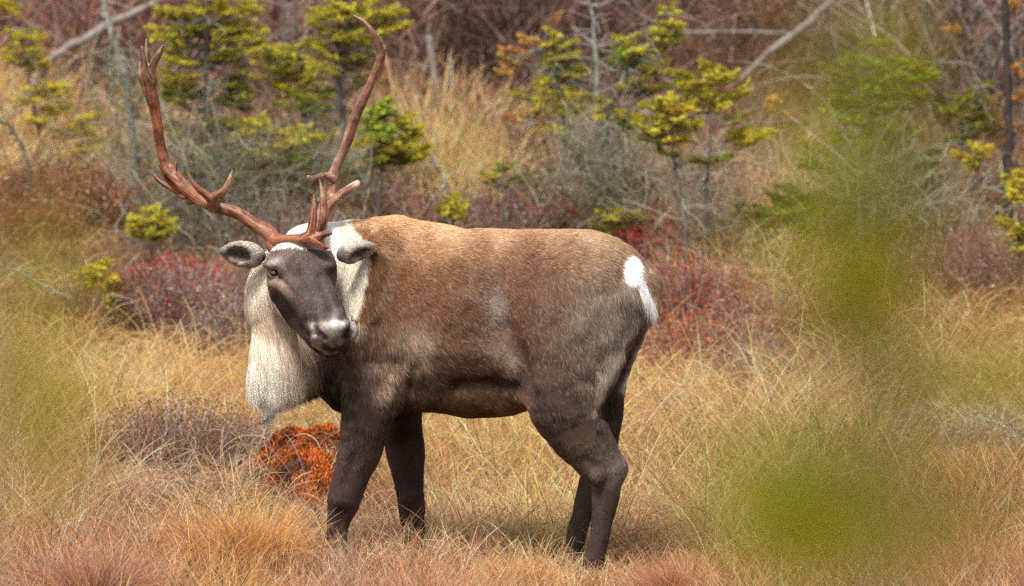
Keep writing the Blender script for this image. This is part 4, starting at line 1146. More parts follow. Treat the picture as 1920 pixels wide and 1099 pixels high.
SH = [
    (1290, 690, 170, 110, 420, mix(red=2, maroon=2.5, rust=1, mauve=1.5, pink=1), mix(mauve=1, brown=1, pink=1), 'dull red low shrub right of the hind thigh, lowest of the red ones'),
    (1400, 700, 170, 100, 380, mix(maroon=1.5, mauve=3, grey=1, pink=1, rust=.5), mix(mauve=2, grey=1), 'mauve brown low shrub below the mixed red and mauve one'),
    (440, 660, 150, 90, 300, mix(mauve=3, maroon=1.2, grey=1.5), mix(mauve=2, grey=1.5), 'purple grey low shrub touching the caribou throat on its left'),
    (1540, 650, 170, 100, 300, mix(rust=1.5, red=1, maroon=2, brown=2, olive=1), mix(brown=2, mauve=1), 'russet low shrub half veiled by the left side of the blurred column'),
    (1840, 690, 200, 90, 320, mix(rust=2.5, orange=1, maroon=1.5, brown=2), mix(brown=2, rust=1), 'rusty orange low shrub at the right edge above the yellow green veil'),
    (60, 480, 160, 90, 260, mix(maroon=2, brown=2, rust=1, red=.8, olive=1), mix(brown=2, maroon=1), 'dark russet low shrub at the far left edge, below the reddish brown one'),
    (130, 640, 120, 110, 260, mix(brown=2, maroon=1.5, mauve=2, olive=1), mix(brown=1, mauve=1), 'brown shrub at the left beside the blurred olive twigs'),
    # px, base row, width, height, stems, leaves, twigs, label
    (1310, 610, 200, 130, 620, mix(red=3, maroon=3, rust=1, mauve=1.5), mix(mauve=2, brown=1, grey=1), 'dense red leaved low shrub just behind the rump of the caribou'),
    (1420, 640, 160, 110, 420, mix(red=1.5, maroon=2, mauve=3, pink=1), mix(mauve=2, grey=1), 'mixed red and mauve low shrub to the right of the red one behind the rump'),
    (1440, 740, 150, 90, 360, mix(mauve=3, grey=1.5, maroon=1), mix(mauve=2, grey=2), 'grey mauve heather clump below the red shrubs, right of the hind leg'),
    (350, 610, 230, 110, 640, mix(mauve=3, maroon=2, red=.9, grey=1), mix(mauve=2, grey=1.5), 'purple grey low shrub with red tips left of the caribou neck'),
    (330, 545, 180, 60, 260, mix(red=3, maroon=2), mix(maroon=1, brown=1), 'red topped low shrub behind the purple one, left of the caribou neck'),
    (210, 610, 130, 110, 320, mix(mauve=2, maroon=1.5, brown=2, rust=.7), mix(brown=1, mauve=1), 'brownish low shrub around the yellow seedling on the left'),
    (1205, 475, 150, 70, 300, mix(red=3, maroon=2, mauve=1), mix(maroon=1, grey=1), 'small red shrub rising just above the hind back of the caribou'),
    (1080, 440, 70, 60, 130, mix(red=4, maroon=1, pink=.6), mix(maroon=1), 'small bright red sprig bush above the middle of the back'),
    (940, 450, 200, 90, 340, mix(mauve=3, maroon=1.5, red=.7, grey=1), mix(mauve=2, grey=1), 'mauve shrub behind the dip of the back'),
    (740, 420, 160, 90, 260, mix(mauve=2, maroon=1.2, rust=.8, pink=1), mix(mauve=2, grey=1), 'dull pink shrub behind the shoulder hump'),
    (1800, 560, 280, 110, 620, mix(mauve=3, brown=2, maroon=1, grey=1), mix(mauve=2, brown=1), 'dark brown purple shrub on the right beyond the blurred branch'),
    (1810, 900, 260, 110, 620, mix(mauve=2.5, grey=2, brown=1.5, rust=.6), mix(grey=2, mauve=2), 'grey purple heather clump at the right edge, level with the hock'),
    (340, 915, 320, 165, 1300, mix(mauve=1, brown=3, dark=1.2, rust=1.3, olive=.6, maroon=1), mix(grey=2, mauve=1.5, brown=1), 'tangled brown and grey heather hummock left of the orange moss'),
    (190, 915, 160, 140, 460, mix(rust=2, orange=1, brown=2, olive=.6), mix(brown=2, grey=1), 'rusty leaved low shrub at the left end of the heather hummock'),
    (440, 430, 280, 120, 420, mix(olive=3, green=1, dark=1.5, brown=1), mix(grey=1, brown=2, dark=1), 'olive leaved bush under the left antler'),
    (640, 425, 160, 110, 260, mix(olive=2.5, dark=1.5, brown=1.5), mix(brown=2, dark=1), 'dark olive bush under the right antler tines'),
    (1010, 430, 190, 120, 340, mix(olive=2, dark=1.5, brown=1.5, mauve=1), mix(brown=2, grey=1), 'dark olive bush left of the leaning spruce foot'),
    (1230, 430, 200, 110, 320, mix(olive=2.5, gold=.6, dark=1, brown=1.5), mix(brown=2, grey=1), 'yellowing olive bush at the foot of the leaning spruce'),
    (1640, 450, 320, 130, 520, mix(olive=3, dark=1.2, brown=1.5, green=.6), mix(brown=2, grey=1), 'broad olive bush below the veiled spruce'),
    (1460, 500, 170, 80, 260, mix(olive=3, gold=1, green=1), mix(brown=1, grey=1), 'yellow olive bush right of the dull red shrub'),
    (90, 440, 240, 140, 420, mix(rust=1, maroon=1, brown=2, mauve=1, grey=1, tan=1, orange=.5), mix(brown=2, maroon=1), 'reddish brown shrub at the left edge below the golden grass'),
    (180, 440, 120, 110, 200, mix(rust=.8, orange=1, brown=1.6, tan=1, grey=.8), mix(brown=1), 'rust coloured shrub left of the grey twigs'),
    (540, 470, 300, 90, 420, mix(mauve=2, grey=1.5, maroon=1.2, olive=.8, brown=1), mix(grey=2, mauve=1), 'low grey shrub behind the head of the caribou'),
    (1340, 480, 130, 70, 240, mix(maroon=2, red=1.5, brown=1, olive=.5), mix(brown=1, grey=1), 'dull red shrub at the foot of the twin spruce stems'),
]
for s_ in SH:
    shrub('heath_shrub', s_[0], s_[1], Yof(s_[1]), s_[2], s_[3], s_[4], s_[5], s_[6], s_[7], 'shrub', leafL=.012 + .0006 * max(0, Yof(s_[1])), tw=.0011 + .00008 * max(0, Yof(s_[1])))

# orange moss mound
mc = P(572, 870, 1.5)
moss = empty('moss_mound', (mc.x, mc.y, float(G(mc.x, mc.y))))
tag(moss, 'bright rusty orange moss mound in front of the caribou forelegs', 'moss')
n = 26000
a = RNG.uniform(0, 2 * np.pi, n); r = np.sqrt(RNG.random(n))
rim = .8 + .45 * fbm(np.cos(a) * 2 + 9, np.sin(a) * 2 + 9, 12, 2)
bx, by = -.79 + r * rim * np.cos(a) * .225, 1.9 + r * rim * np.sin(a) * .55
nz = fbm(bx * 9, by * 9, 3, 3)
nz2 = fbm(bx * 22, by * 22, 4, 2)
bz = G(bx, by) + .10 * (1 - r ** 2.2) * (.1 + 1.5 * nz) + .05 * nz2 * (1 - r ** 3)
c0 = np.stack([bx, by, bz], 1)
mk = fbm(bx * 14 + 3, by * 14, 61, 2)
sel = (mk > .36) & ((r < .75) | (RNG.random(n) < (1.1 - r) * 2.6))
c0, nz, bx = c0[sel], nz[sel], bx[sel]; mk = mk[sel]; n = len(c0)
ax = unit(n); ax[:, 2] = np.abs(ax[:, 2]) + .5; ax /= np.linalg.norm(ax, axis=1, keepdims=True)
L = RNG.uniform(.010, .020, n)
v, f = leaf_quads(c0, unit(n), ax, L, L * .4)
mp_ = mix(orange=3, rust=3, red=.6, maroon=.7, gold=.3)
k = (np.cumsum(np.tile(mp_, (n, 1)), 1) < RNG.random(n)[:, None]).sum(1).clip(0, len(PN_) - 1)
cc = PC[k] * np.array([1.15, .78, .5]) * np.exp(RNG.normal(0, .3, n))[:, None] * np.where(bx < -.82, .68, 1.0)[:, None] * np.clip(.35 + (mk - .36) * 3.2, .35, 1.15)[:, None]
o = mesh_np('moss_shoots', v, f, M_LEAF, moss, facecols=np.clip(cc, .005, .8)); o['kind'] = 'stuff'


n = 7000
a = RNG.uniform(0, 2 * np.pi, n); r = .55 + RNG.random(n) * .75
bx, by = -.84 + r * np.cos(a) * .30, 1.85 + r * np.sin(a) * .50
mk = fbm(bx * 11 + 7, by * 11, 66, 2)
sel = mk > .5
bx, by, mk = bx[sel], by[sel], mk[sel]; n = len(bx)
c0 = np.stack([bx, by, G(bx, by) + RNG.uniform(0, .05, n)], 1)
ax = unit(n); ax[:, 2] = np.abs(ax[:, 2]) + .5; ax /= np.linalg.norm(ax, axis=1, keepdims=True)
L = RNG.uniform(.009, .018, n)
v, f = leaf_quads(c0, unit(n), ax, L, L * .4)
mp_ = mix(orange=2, rust=3, brown=2, maroon=1, dark=.6)
k = (np.cumsum(np.tile(mp_, (n, 1)), 1) < RNG.random(n)[:, None]).sum(1).clip(0, len(PN_) - 1)
o = mesh_np('moss_fringe', v, f, M_LEAF, moss, facecols=np.clip(PC[k] * np.exp(RNG.normal(0, .3, n))[:, None], .005, .8)); o['kind'] = 'stuff'


# ------------------------------------------------------------------ spruces
def needles(c, ax, L, col, nn=34, nl=.015, nw=.0024):
    """shoots: centre-line start c, axis ax, length L, colour -> needle triangles"""
    n = len(c)
    si = np.repeat(np.arange(n), nn)
    m = len(si)
    tt = RNG.uniform(.0, 1.0, m)
    rad = unit(m); A = ax[si]
    rad -= (rad * A).sum(1, keepdims=True) * A
    rad /= np.linalg.norm(rad, axis=1, keepdims=True) + 1e-6
    d = rad * .85 + A * RNG.uniform(.35, .8, m)[:, None]; d /= np.linalg.norm(d, axis=1, keepdims=True)
    s = np.cross(d, A); s /= np.linalg.norm(s, axis=1, keepdims=True) + 1e-6
    base = c[si] + A * (tt * L[si])[:, None]
    l = nl * RNG.uniform(.7, 1.2, m) * np.where(tt > .85, .8, 1)
    v = np.stack([base - s * nw / 2, base + s * nw / 2, base + d * l[:, None]], 1).reshape(-1, 3)
    cc = col[si] * np.exp(RNG.normal(0, .18, m))[:, None] * (.75 + .45 * tt)[:, None]
    return v, cc


YG, OL, BG, YL, ORG = (.56, .50, .05), (.28, .28, .04), (.32, .42, .045), (.74, .56, .05), (.74, .37, .10)


def conifer(name, label, Y, trunk, blobs, trunk_r, twigs=60, mat=None, dens=1.0, cat='tree', lichen=(.20, .20, .165), nn=46, limb_names='branch', needle_len=.015, group=None, big=1.0):
    """trunk: list of px,py; blobs: px,py,rx,ry,colour"""
    sc_ = FPX / (Y + CAM_D)
    path = [P(a_, b_, Y + RNG.normal(0, .02)) for a_, b_ in trunk]
    g = path[0].copy(); g.z = float(G(g.x, g.y))
    t = empty(name, g)
    tag(t, label, cat, group)
    if path[0].z > g.z - .02: path = [Vector((path[0].x, path[0].y, g.z - .05))] + path
    else: path[0].z = g.z - .05
    # resample with little kinks
    pp = []
    for i in range(len(path) - 1):
        for k_ in range(4):
            q_ = path[i].lerp(path[i + 1], k_ / 4)
            pp.append(q_ + Vector((random.gauss(0, trunk_r * .35), random.gauss(0, trunk_r * .35), 0)) * (1 if pp else 0))
    pp.append(path[-1])
    rads = [trunk_r * (1 - .8 * i / (len(pp) - 1)) * random.uniform(.88, 1.12) for i in range(len(pp))]
    vs, fs = tube(pp, rads, 8)
    mesh_np('trunk', vs, fs, mat or M_BARK, t, smooth=True)
    tp = np.array([tuple(q_) for q_ in pp])
    # limbs: one to each blob, then side shoots
    C_, AX, LL, CO, axl = [], [], [], [], []
    lv, lf_ = [], []
    nlimb = 0
    for (bx, by, rx, ry, col) in blobs:
        cc_ = P(bx, by, Y)
        for rep in range(max(1, int(round(rx / 26)))):
            off = Vector((random.uniform(-.6, .6) * rx / sc_, random.uniform(-1, 1) * rx / sc_, random.uniform(-.4, .5) * ry / sc_))
            tgt = cc_ + off
            i = int(np.argmin(np.abs(tp[:, 2] - (tgt.z - .06)) + .2 * np.abs(tp[:, 0] - tgt.x)))
            st = Vector(tp[i])
            midp = st.lerp(tgt, .55) + Vector((0, 0, -.02))
            nlimb += 1
            v1, f1 = tube([st, midp, tgt], [trunk_r * .30 + .002, trunk_r * .2 + .0015, .0015], 5)
            f1 = [ff for ff in f1 if len(set(ff)) == 4]
            mesh_np(limb_names, v1, f1, mat or M_BARK, t, smooth=True)
        n = int(max(5, rx * ry / 6.0 * dens))
        i = int(np.argmin(np.abs(tp[:, 2] - cc_.z)))
        dxb = cc_.x - tp[i][0]
        nsp = max(2, int(round(rx / 7)))
        si = RNG.integers(0, nsp, n)
        az = np.where(abs(dxb) * sc_ > rx * .45, (0 if dxb > 0 else np.pi) + RNG.normal(0, .5, nsp), np.where(RNG.random(nsp) < .5, 0, np.pi) + RNG.normal(0, .8, nsp))
        dv = np.stack([np.cos(az), np.sin(az), RNG.normal(.05, .16, nsp)], 1)
        o0 = np.array(tuple(cc_)) + np.stack([RNG.normal(0, .22, nsp) * rx, RNG.normal(0, .5, nsp) * rx, RNG.uniform(-.9, .9, nsp) * ry], 1) / sc_
        u_s = RNG.random(n) ** .85
        hl = rx / sc_ * RNG.uniform(.7, 1.15, nsp)
        w_s = (1 - .75 * u_s)
        p0 = o0[si] + dv[si] * ((2 * u_s - 1) * hl[si])[:, None]
        lat = np.stack([-np.sin(az), np.cos(az), np.zeros(nsp)], 1)[si]
        sg = RNG.choice([-1.0, 1.0], n)[:, None]
        p0 += lat * sg * (RNG.random(n) * w_s * rx * .35 / sc_)[:, None]
        p0[:, 2] += (u_s ** 2) * .02 + RNG.normal(0, .006, n)
        d = dv[si] * .8 + lat * sg * .65 * w_s[:, None] + RNG.normal(0, .16, (n, 3)); d[:, 2] += .12
        d /= np.linalg.norm(d, axis=1, keepdims=True)
        L_ = RNG.uniform(.032, .072, n) * big * (.65 + .6 * w_s)
        axl.append(np.stack([o0 - dv * hl[:, None], o0, o0 + dv * hl[:, None]], 1))
        C_.append(p0 - d * L_[:, None] * .5); AX.append(d); LL.append(L_)
        tone = np.exp(RNG.normal(0, .25, n))[:, None] * np.array(col)[None]
        hi = RNG.random(n) < .25
        tone[hi] = tone[hi] * np.array([1.35, 1.2, 1.0])
        CO.append(tone)
    if C_:
        C_, AX, LL, CO = map(np.concatenate, (C_, AX, LL, CO))
        v, cc = needles(C_, AX, LL, CO, nn, needle_len * big, .0034 * big)
        o_ = mesh_np('crown', v, np.arange(len(v)).reshape(-1, 3), M_NEEDLE, t, facecols=np.clip(cc, .005, .8))
        # shoot twigs
        p = np.concatenate([np.stack([C_ - AX * .02, C_ + AX * LL[:, None] * .5, C_ + AX * LL[:, None]], 1)] + axl)
        o_ = curves_np('shoots', p, np.full((len(p), 3), .0015) * np.array([1, .8, .5]), np.tile(np.array([[.12, .08, .045]]), (len(p), 1)), M_TWIG, t)
        o_['kind'] = 'stuff'
    if twigs:
        twigs = int(twigs * .7)
        ti_ = RNG.integers(0, max(1, int(len(tp) * .8)), twigs)
        s0 = tp[ti_] + np.stack([np.zeros(twigs), np.zeros(twigs), RNG.uniform(0, .1, twigs)], 1)
        an = RNG.uniform(0, 2 * np.pi, twigs); Lt = RNG.uniform(.10, .42, twigs) * (1.1 - ti_ / len(tp) * .6)
        K_ = 6; tt = np.linspace(0, 1, K_)
        dr = np.stack([np.cos(an), np.sin(an), RNG.normal(-.1, .3, twigs)], 1)
        p = s0[:, None] + dr[:, None] * (tt[None, :, None] * Lt[:, None, None])
        p += np.cumsum(RNG.normal(0, .012, p.shape), 1) * (tt[None, :, None] > 0)
        p[:, :, 2] -= (tt ** 2)[None] * .05
        # side twigs
        ns = twigs * 3
        mi = RNG.integers(0, twigs, ns); kk = RNG.integers(1, K_ - 1, ns)
        q0 = p[mi, kk]; dd = dr[mi] + RNG.normal(0, .7, (ns, 3)); Ls = Lt[mi] * RNG.uniform(.2, .5, ns)
        q_ = q0[:, None] + dd[:, None] * (tt[None, :, None] * Ls[:, None, None]) + np.cumsum(RNG.normal(0, .007, (ns, K_, 3)), 1)
        allp = np.concatenate([p, q_])
        N_ = len(allp)
        o_ = curves_np('dead_twigs', allp, np.concatenate([np.full(twigs, .0022), np.full(ns, .0013)])[:, None] * np.linspace(1.2, .5, K_)[None], np.array(lichen)[None] * np.exp(RNG.normal(0, .3, N_))[:, None], M_TWIG, t)
        o_['kind'] = 'stuff'
    return t


def limbs_note(): pass


Y1 = Yof(470)
conifer('spruce_tree', 'tall yellow green spruce behind the left antler with a grey mossy trunk', Y1 + .3,
        [(385, 480), (384, 380), (388, 260), (386, 150), (390, 40), (394, -120)],
        [(395, -60, 40, 40, YG), (390, 10, 50, 26, YG), (330, 20, 40, 18, YG), (450, 18, 40, 14, YG), (310, 62, 34, 16, YG), (360, 70, 40, 26, OL), (430, 62, 44, 20, YG), (470, 78, 34, 14, YG), (330, 105, 36, 22, YG), (420, 110, 34, 20, OL), (340, 150, 40, 22, YG), (435, 160, 36, 22, OL), (345, 168, 34, 10, BG),
         (330, 190, 30, 12, OL), (440, 190, 30, 24, OL), (430, 330, 40, 18, OL), (370, 310, 40, 16, OL), (490, 350, 44, 14, OL), (400, 290, 40, 14, YG), (450, 300, 34, 12, BG), (355, 350, 34, 14, OL), (540, 345, 30, 12, OL), (420, 380, 34, 12, OL), (420, 240, 34, 20, OL), (470, 240, 40, 16, YG), (520, 262, 50, 16, YG), (560, 275, 44, 16, YG), (545, 300, 40, 12, BG), (440, 265, 30, 14, YG), (510, 285, 50, 14, YG), (340, 250, 30, 16, OL)], .024, 130)
conifer('spruce_tree', 'tall spruce between the two antlers with grey lichen covered trunk', Y1 + .8,
        [(640, 470), (638, 380), (640, 260), (636, 150), (640, 50), (644, -120)],
        [(644, -70, 40, 40, YG), (650, 10, 50, 24, YG), (620, 40, 44, 18, YG), (690, 30, 44, 20, YG), (735, 50, 34, 26, YG), (655, 70, 46, 20, YG), (600, 88, 40, 14, YG), (680, 95, 34, 20, OL), (650, 120, 40, 18, OL), (600, 125, 34, 14, YG), (580, 190, 40, 16, OL), (600, 205, 34, 12, BG), (680, 150, 24, 14, OL), (570, 330, 34, 18, OL), (630, 330, 34, 22, OL), (690, 310, 24, 16, OL)], .026, 120)
conifer('spruce_tree', 'spruce with spreading yellow tiers just left of the trunk between the antlers', Y1 + 1.4,
        [(600, 400), (590, 240), (565, 120), (550, 20), (545, -60)],
        [(520, 95, 50, 14, YG), (500, 110, 36, 16, YG), (560, 110, 34, 18, OL), (520, 140, 44, 16, YG), (575, 150, 30, 14, YG), (540, 170, 30, 12, YG), (560, 185, 44, 16, BG), (610, 175, 30, 10, OL)], .018, 60)
conifer('spruce_tree', 'small bright green bushy spruce to the right of the right antler', Y1 - .3,
        [(708, 430), (712, 340), (722, 260), (722, 200)],
        [(722, 200, 26, 14, BG), (700, 222, 30, 14, BG), (745, 225, 34, 14, YG), (720, 245, 46, 16, BG), (775, 250, 24, 14, YG), (690, 262, 30, 14, YG), (745, 272, 40, 14, YG), (780, 285, 24, 14, YG), (710, 290, 40, 14, OL), (770, 300, 26, 10, OL), (735, 302, 34, 10, OL)], .013, 26, dens=1.5)
conifer('spruce_tree', 'sparse yellowing conifer on the left edge above the golden grass', Y1 + 1.6,
        [(95, 420), (80, 300), (60, 180), (40, 60), (30, -60)],
        [(10, 10, 30, 20, YL), (45, 70, 34, 16, YG), (60, 100, 36, 14, YG), (20, 110, 30, 10, YL), (70, 130, 26, 10, YL), (85, 165, 34, 10, YL), (50, 185, 30, 10, YL), (110, 175, 30, 10, YL), (100, 205, 36, 12, YL), (160, 230, 34, 14, YL), (70, 230, 30, 12, YL), (130, 255, 34, 12, YL), (170, 275, 26, 12, YL), (120, 290, 34, 10, YL), (90, 345, 24, 10, ORG), (60, 340, 16, 10, ORG), (105, 390, 16, 8, ORG)], .012, 70, lichen=(.22, .19, .15), dens=.8)
conifer('spruce_seedling', 'knee high yellow green spruce seedling left of the left ear', Yof(500) - .2,
        [(284, 520), (286, 460), (284, 405)],
        [(284, 402, 22, 10, YG), (262, 420, 22, 12, YG), (305, 422, 20, 12, YG), (282, 430, 24, 12, YG), (258, 444, 18, 9, YG), (308, 446, 16, 9, OL), (284, 448, 20, 9, YG)], .006, 6, dens=1.8, cat='seedling')
conifer('spruce_seedling', 'yellow spruce seedling among brown shrubs at the far left, below the other seedling', Yof(620),
        [(184, 620), (184, 560), (182, 498)],
        [(184, 504, 18, 10, YL), (165, 520, 22, 10, YG), (205, 525, 20, 10, YL), (184, 535, 28, 12, YL), (162, 550, 20, 10, YG), (205, 556, 20, 10, YG), (184, 570, 24, 12, YG), (184, 590, 18, 8, OL)], .006, 4, dens=1.3, cat='seedling')
conifer('spruce_tree', 'leaning spruce with a bright yellow top on the right half above the rump', Y1 + .4,
        [(1160, 440), (1145, 330), (1130, 230), (1180, 130), (1240, 60), (1254, 15)],
        [(1256, 22, 14, 16, YG), (1262, 50, 24, 14, YG), (1240, 70, 34, 14, YG), (1180, 85, 24, 16, YG), (1265, 80, 16, 10, OL), (1210, 105, 34, 16, YG), (1170, 110, 26, 12, BG), (1220, 135, 40, 14, YL), (1185, 160, 30, 12, YG), (1225, 168, 30, 12, OL), (1150, 210, 34, 14, YL), (1180, 225, 30, 14, BG), (1130, 215, 26, 10, YL), (1120, 195, 22, 10, OL), (1160, 250, 24, 12, OL), (1105, 300, 26, 14, OL), (1175, 330, 26, 14, OL)], .024, 130)
conifer('spruce_tree', 'short yellow topped spruce left of the leaning one', Y1 + .9,
        [(1065, 440), (1060, 340), (1055, 220), (1040, 120), (1035, 55)],
        [(1036, 70, 14, 18, YG), (1060, 100, 30, 16, YG), (1040, 128, 34, 14, OL), (1075, 140, 30, 12, YG), (1030, 160, 34, 14, YL), (1060, 180, 40, 14, YL), (1000, 180, 30, 10, YG), (1040, 205, 36, 12, YG), (1075, 215, 24, 10, YG), (1005, 220, 24, 10, ORG), (1050, 240, 30, 10, YL)], .018, 70)
conifer('spruce_tree', 'slim spruce with a flat yellow green crown, the right one of the twin stems', Y1 - .5,
        [(1325, 450), (1325, 350), (1332, 240), (1328, 140)],
        [(1328, 132, 22, 9, YG), (1290, 150, 26, 12, YG), (1345, 150, 36, 10, YG), (1310, 165, 34, 12, YG), (1365, 140, 20, 8, YG), (1355, 185, 36, 9, YG), (1385, 175, 18, 8, YG), (1300, 190, 24, 12, OL), (1340, 205, 30, 8, YL), (1375, 225, 22, 10, OL), (1390, 250, 30, 12, YG), (1430, 245, 24, 16, YG), (1405, 265, 26, 10, YG), (1310, 300, 24, 10, OL), (1350, 300, 20, 8, BG)], .011, 34, dens=1.25)
conifer('spruce_tree', 'slim spruce with a dark straight stem, the left one of the twin stems', Y1 - .8,
        [(1288, 450), (1272, 340), (1258, 250), (1250, 190)],
        [(1252, 190, 26, 12, YG), (1225, 205, 26, 12, YG), (1275, 205, 28, 12, YL), (1215, 235, 26, 14, YG), (1255, 232, 36, 14, YG), (1300, 240, 24, 12, YL), (1225, 262, 24, 10, OL), (1270, 268, 30, 10, YL), (1250, 290, 20, 8, OL), (1215, 250, 16, 8, YL)], .010, 28, dens=1.25)
conifer('spruce_tree', 'green spruce half veiled by the blurred branch on the right', Y1 + .2,
        [(1650, 430), (1655, 320), (1650, 200), (1640, 95)],
        [(1642, 95, 26, 18, OL), (1620, 120, 40, 18, BG), (1670, 130, 34, 18, BG), (1720, 130, 24, 16, OL), (1590, 150, 40, 18, OL), (1650, 160, 44, 18, BG), (1730, 155, 34, 14, BG), (1575, 185, 40, 18, OL), (1640, 200, 50, 20, OL), (1700, 190, 40, 16, OL), (1590, 220, 44, 18, BG), (1660, 240, 50, 18, OL), (1600, 260, 44, 16, BG), (1540, 290, 40, 16, OL), (1680, 270, 40, 16, OL), (1520, 310, 30, 14, BG), (1570, 310, 40, 14, OL), (1730, 300, 30, 16, (.07, .12, .03))], .020, 80, dens=1.1)
conifer('spruce_tree', 'dark green spruce between the veiled spruce and the dead dark trunk', Y1 + .9,
        [(1830, 420), (1825, 320), (1830, 200), (1835, 160)],
        [(1835, 170, 24, 16, OL), (1810, 195, 34, 16, OL), (1845, 205, 26, 14, OL), (1790, 220, 34, 14, OL), (1830, 235, 34, 14, BG), (1800, 255, 34, 14, OL)], .013, 50)
conifer('spruce_seedling', 'yellow green spruce seedling left of the dark dead trunk', Y1 - .6,
        [(1838, 420), (1834, 340), (1832, 272)], [(1832, 278, 18, 10, YL), (1815, 296, 22, 9, YL), (1845, 290, 16, 8, YL), (1825, 312, 18, 8, YG)], .006, 14, cat='seedling', dens=1.2)
conifer('spruce_seedling', 'bright yellow green spruce sapling at the right edge', Yof(560),
        [(1912, 600), (1912, 450), (1916, 310)],
        [(1916, 325, 14, 14, YL), (1905, 350, 22, 12, YG), (1915, 380, 24, 14, YL), (1900, 420, 24, 12, YG), (1915, 450, 22, 14, YL), (1905, 480, 18, 12, YG), (1912, 510, 20, 10, YG), (1908, 545, 18, 12, YL), (1915, 575, 16, 10, YG)], .008, 12, cat='seedling')
conifer('spruce_seedling', 'small yellow seedling poking above the dip of the back', Yof(470) - .2,
        [(845, 470), (848, 400), (850, 368)], [(850, 375, 14, 10, YG), (838, 392, 22, 9, YL), (860, 395, 20, 9, YG), (845, 410, 26, 9, YG), (835, 425, 20, 8, OL)], .006, 4, cat='seedling', dens=1.5)
conifer('spruce_seedling', 'low yellow green seedling above the hind back, left of the red shrub', Yof(480),
        [(1165, 480), (1168, 430), (1170, 395)], [(1170, 400, 26, 9, YG), (1145, 412, 26, 9, YL), (1195, 408, 22, 9, YG), (1165, 425, 34, 9, YG), (1130, 430, 20, 8, OL)], .006, 4, cat='seedling', dens=1.4)
conifer('spruce_seedling', 'bright green bushy seedling in the gap right of the twin stems', Yof(470),
        [(1480, 470), (1480, 420), (1482, 355)], [(1482, 362, 22, 10, (.09, .19, .03)), (1465, 378, 26, 12, (.09, .19, .03)), (1505, 380, 26, 12, (.09, .19, .03)), (1485, 395, 34, 10, BG), (1450, 405, 30, 12, BG), (1515, 410, 24, 12, BG), (1430, 425, 24, 14, YG), (1400, 400, 26, 16, OL), (1440, 450, 40, 16, YG), (1500, 440, 40, 14, BG)], .007, 10, cat='seedling', dens=1.2)
conifer('spruce_seedling', 'olive seedling behind the dip of the back, right of the yellow one', Yof(440),
        [(945, 440), (946, 370), (940, 310)], [(940, 320, 24, 10, OL), (925, 340, 22, 10, YG), (960, 345, 24, 10, OL), (990, 340, 24, 10, OL), (935, 365, 22, 9, YL), (975, 372, 24, 10, OL), (995, 385, 14, 8, YG)], .007, 30, cat='seedling')
conifer('spruce_seedling', 'dark olive sapling between the blurred branch and the veiled spruce', Yof(430),
        [(1745, 430), (1748, 380), (1750, 290)], [(1750, 300, 22, 12, OL), (1735, 320, 26, 10, BG), (1765, 325, 20, 10, OL), (1750, 345, 20, 8, OL)], .006, 16, cat='seedling')
conifer('larch_sapling', 'peach orange larch twigs left of the yellow topped spruce', Y1 + 1.8,
        [(1010, 420), (1000, 280), (1000, 160), (1030, 40)],
        [(1038, 45, 10, 14, ORG), (1010, 75, 16, 12, ORG), (990, 80, 20, 10, ORG), (975, 95, 16, 8, ORG), (950, 100, 16, 8, ORG), (945, 140, 18, 8, ORG), (985, 115, 16, 8, ORG), (960, 120, 18, 8, ORG), (965, 225, 26, 8, ORG), (985, 210, 24, 10, YL), (1000, 240, 24, 8, ORG), (975, 260, 16, 8, ORG)], .007, 50, dens=.7, lichen=(.16, .11, .09))
conifer('larch_sapling', 'orange larch with drooping needles at the right edge behind the dark trunk', Y1 + 1.0,
        [(1905, 420), (1905, 250), (1900, 60), (1900, -60)],
        [(1905, 130, 20, 12, ORG), (1915, 180, 20, 14, ORG), (1860, 215, 22, 7, ORG), (1850, 250, 22, 7, ORG), (1915, 240, 16, 14, ORG), (1870, 262, 20, 8, ORG), (1915, 290, 18, 12, ORG), (1875, 235, 16, 6, ORG), (1895, 10, 20, 10, ORG), (1790, 55, 14, 8, ORG)], .008, 40, dens=.7, lichen=(.14, .09, .07))
conifer('larch_sapling', 'small peach tinted larch twigs left of the bare curved branch', Y1 + 2.0,
        [(1470, 330), (1465, 240), (1460, 180)], [(1455, 190, 20, 9, ORG), (1470, 215, 18, 8, ORG), (1450, 205, 16, 8, ORG)], .005, 24, dens=.6, lichen=(.2, .15, .12))


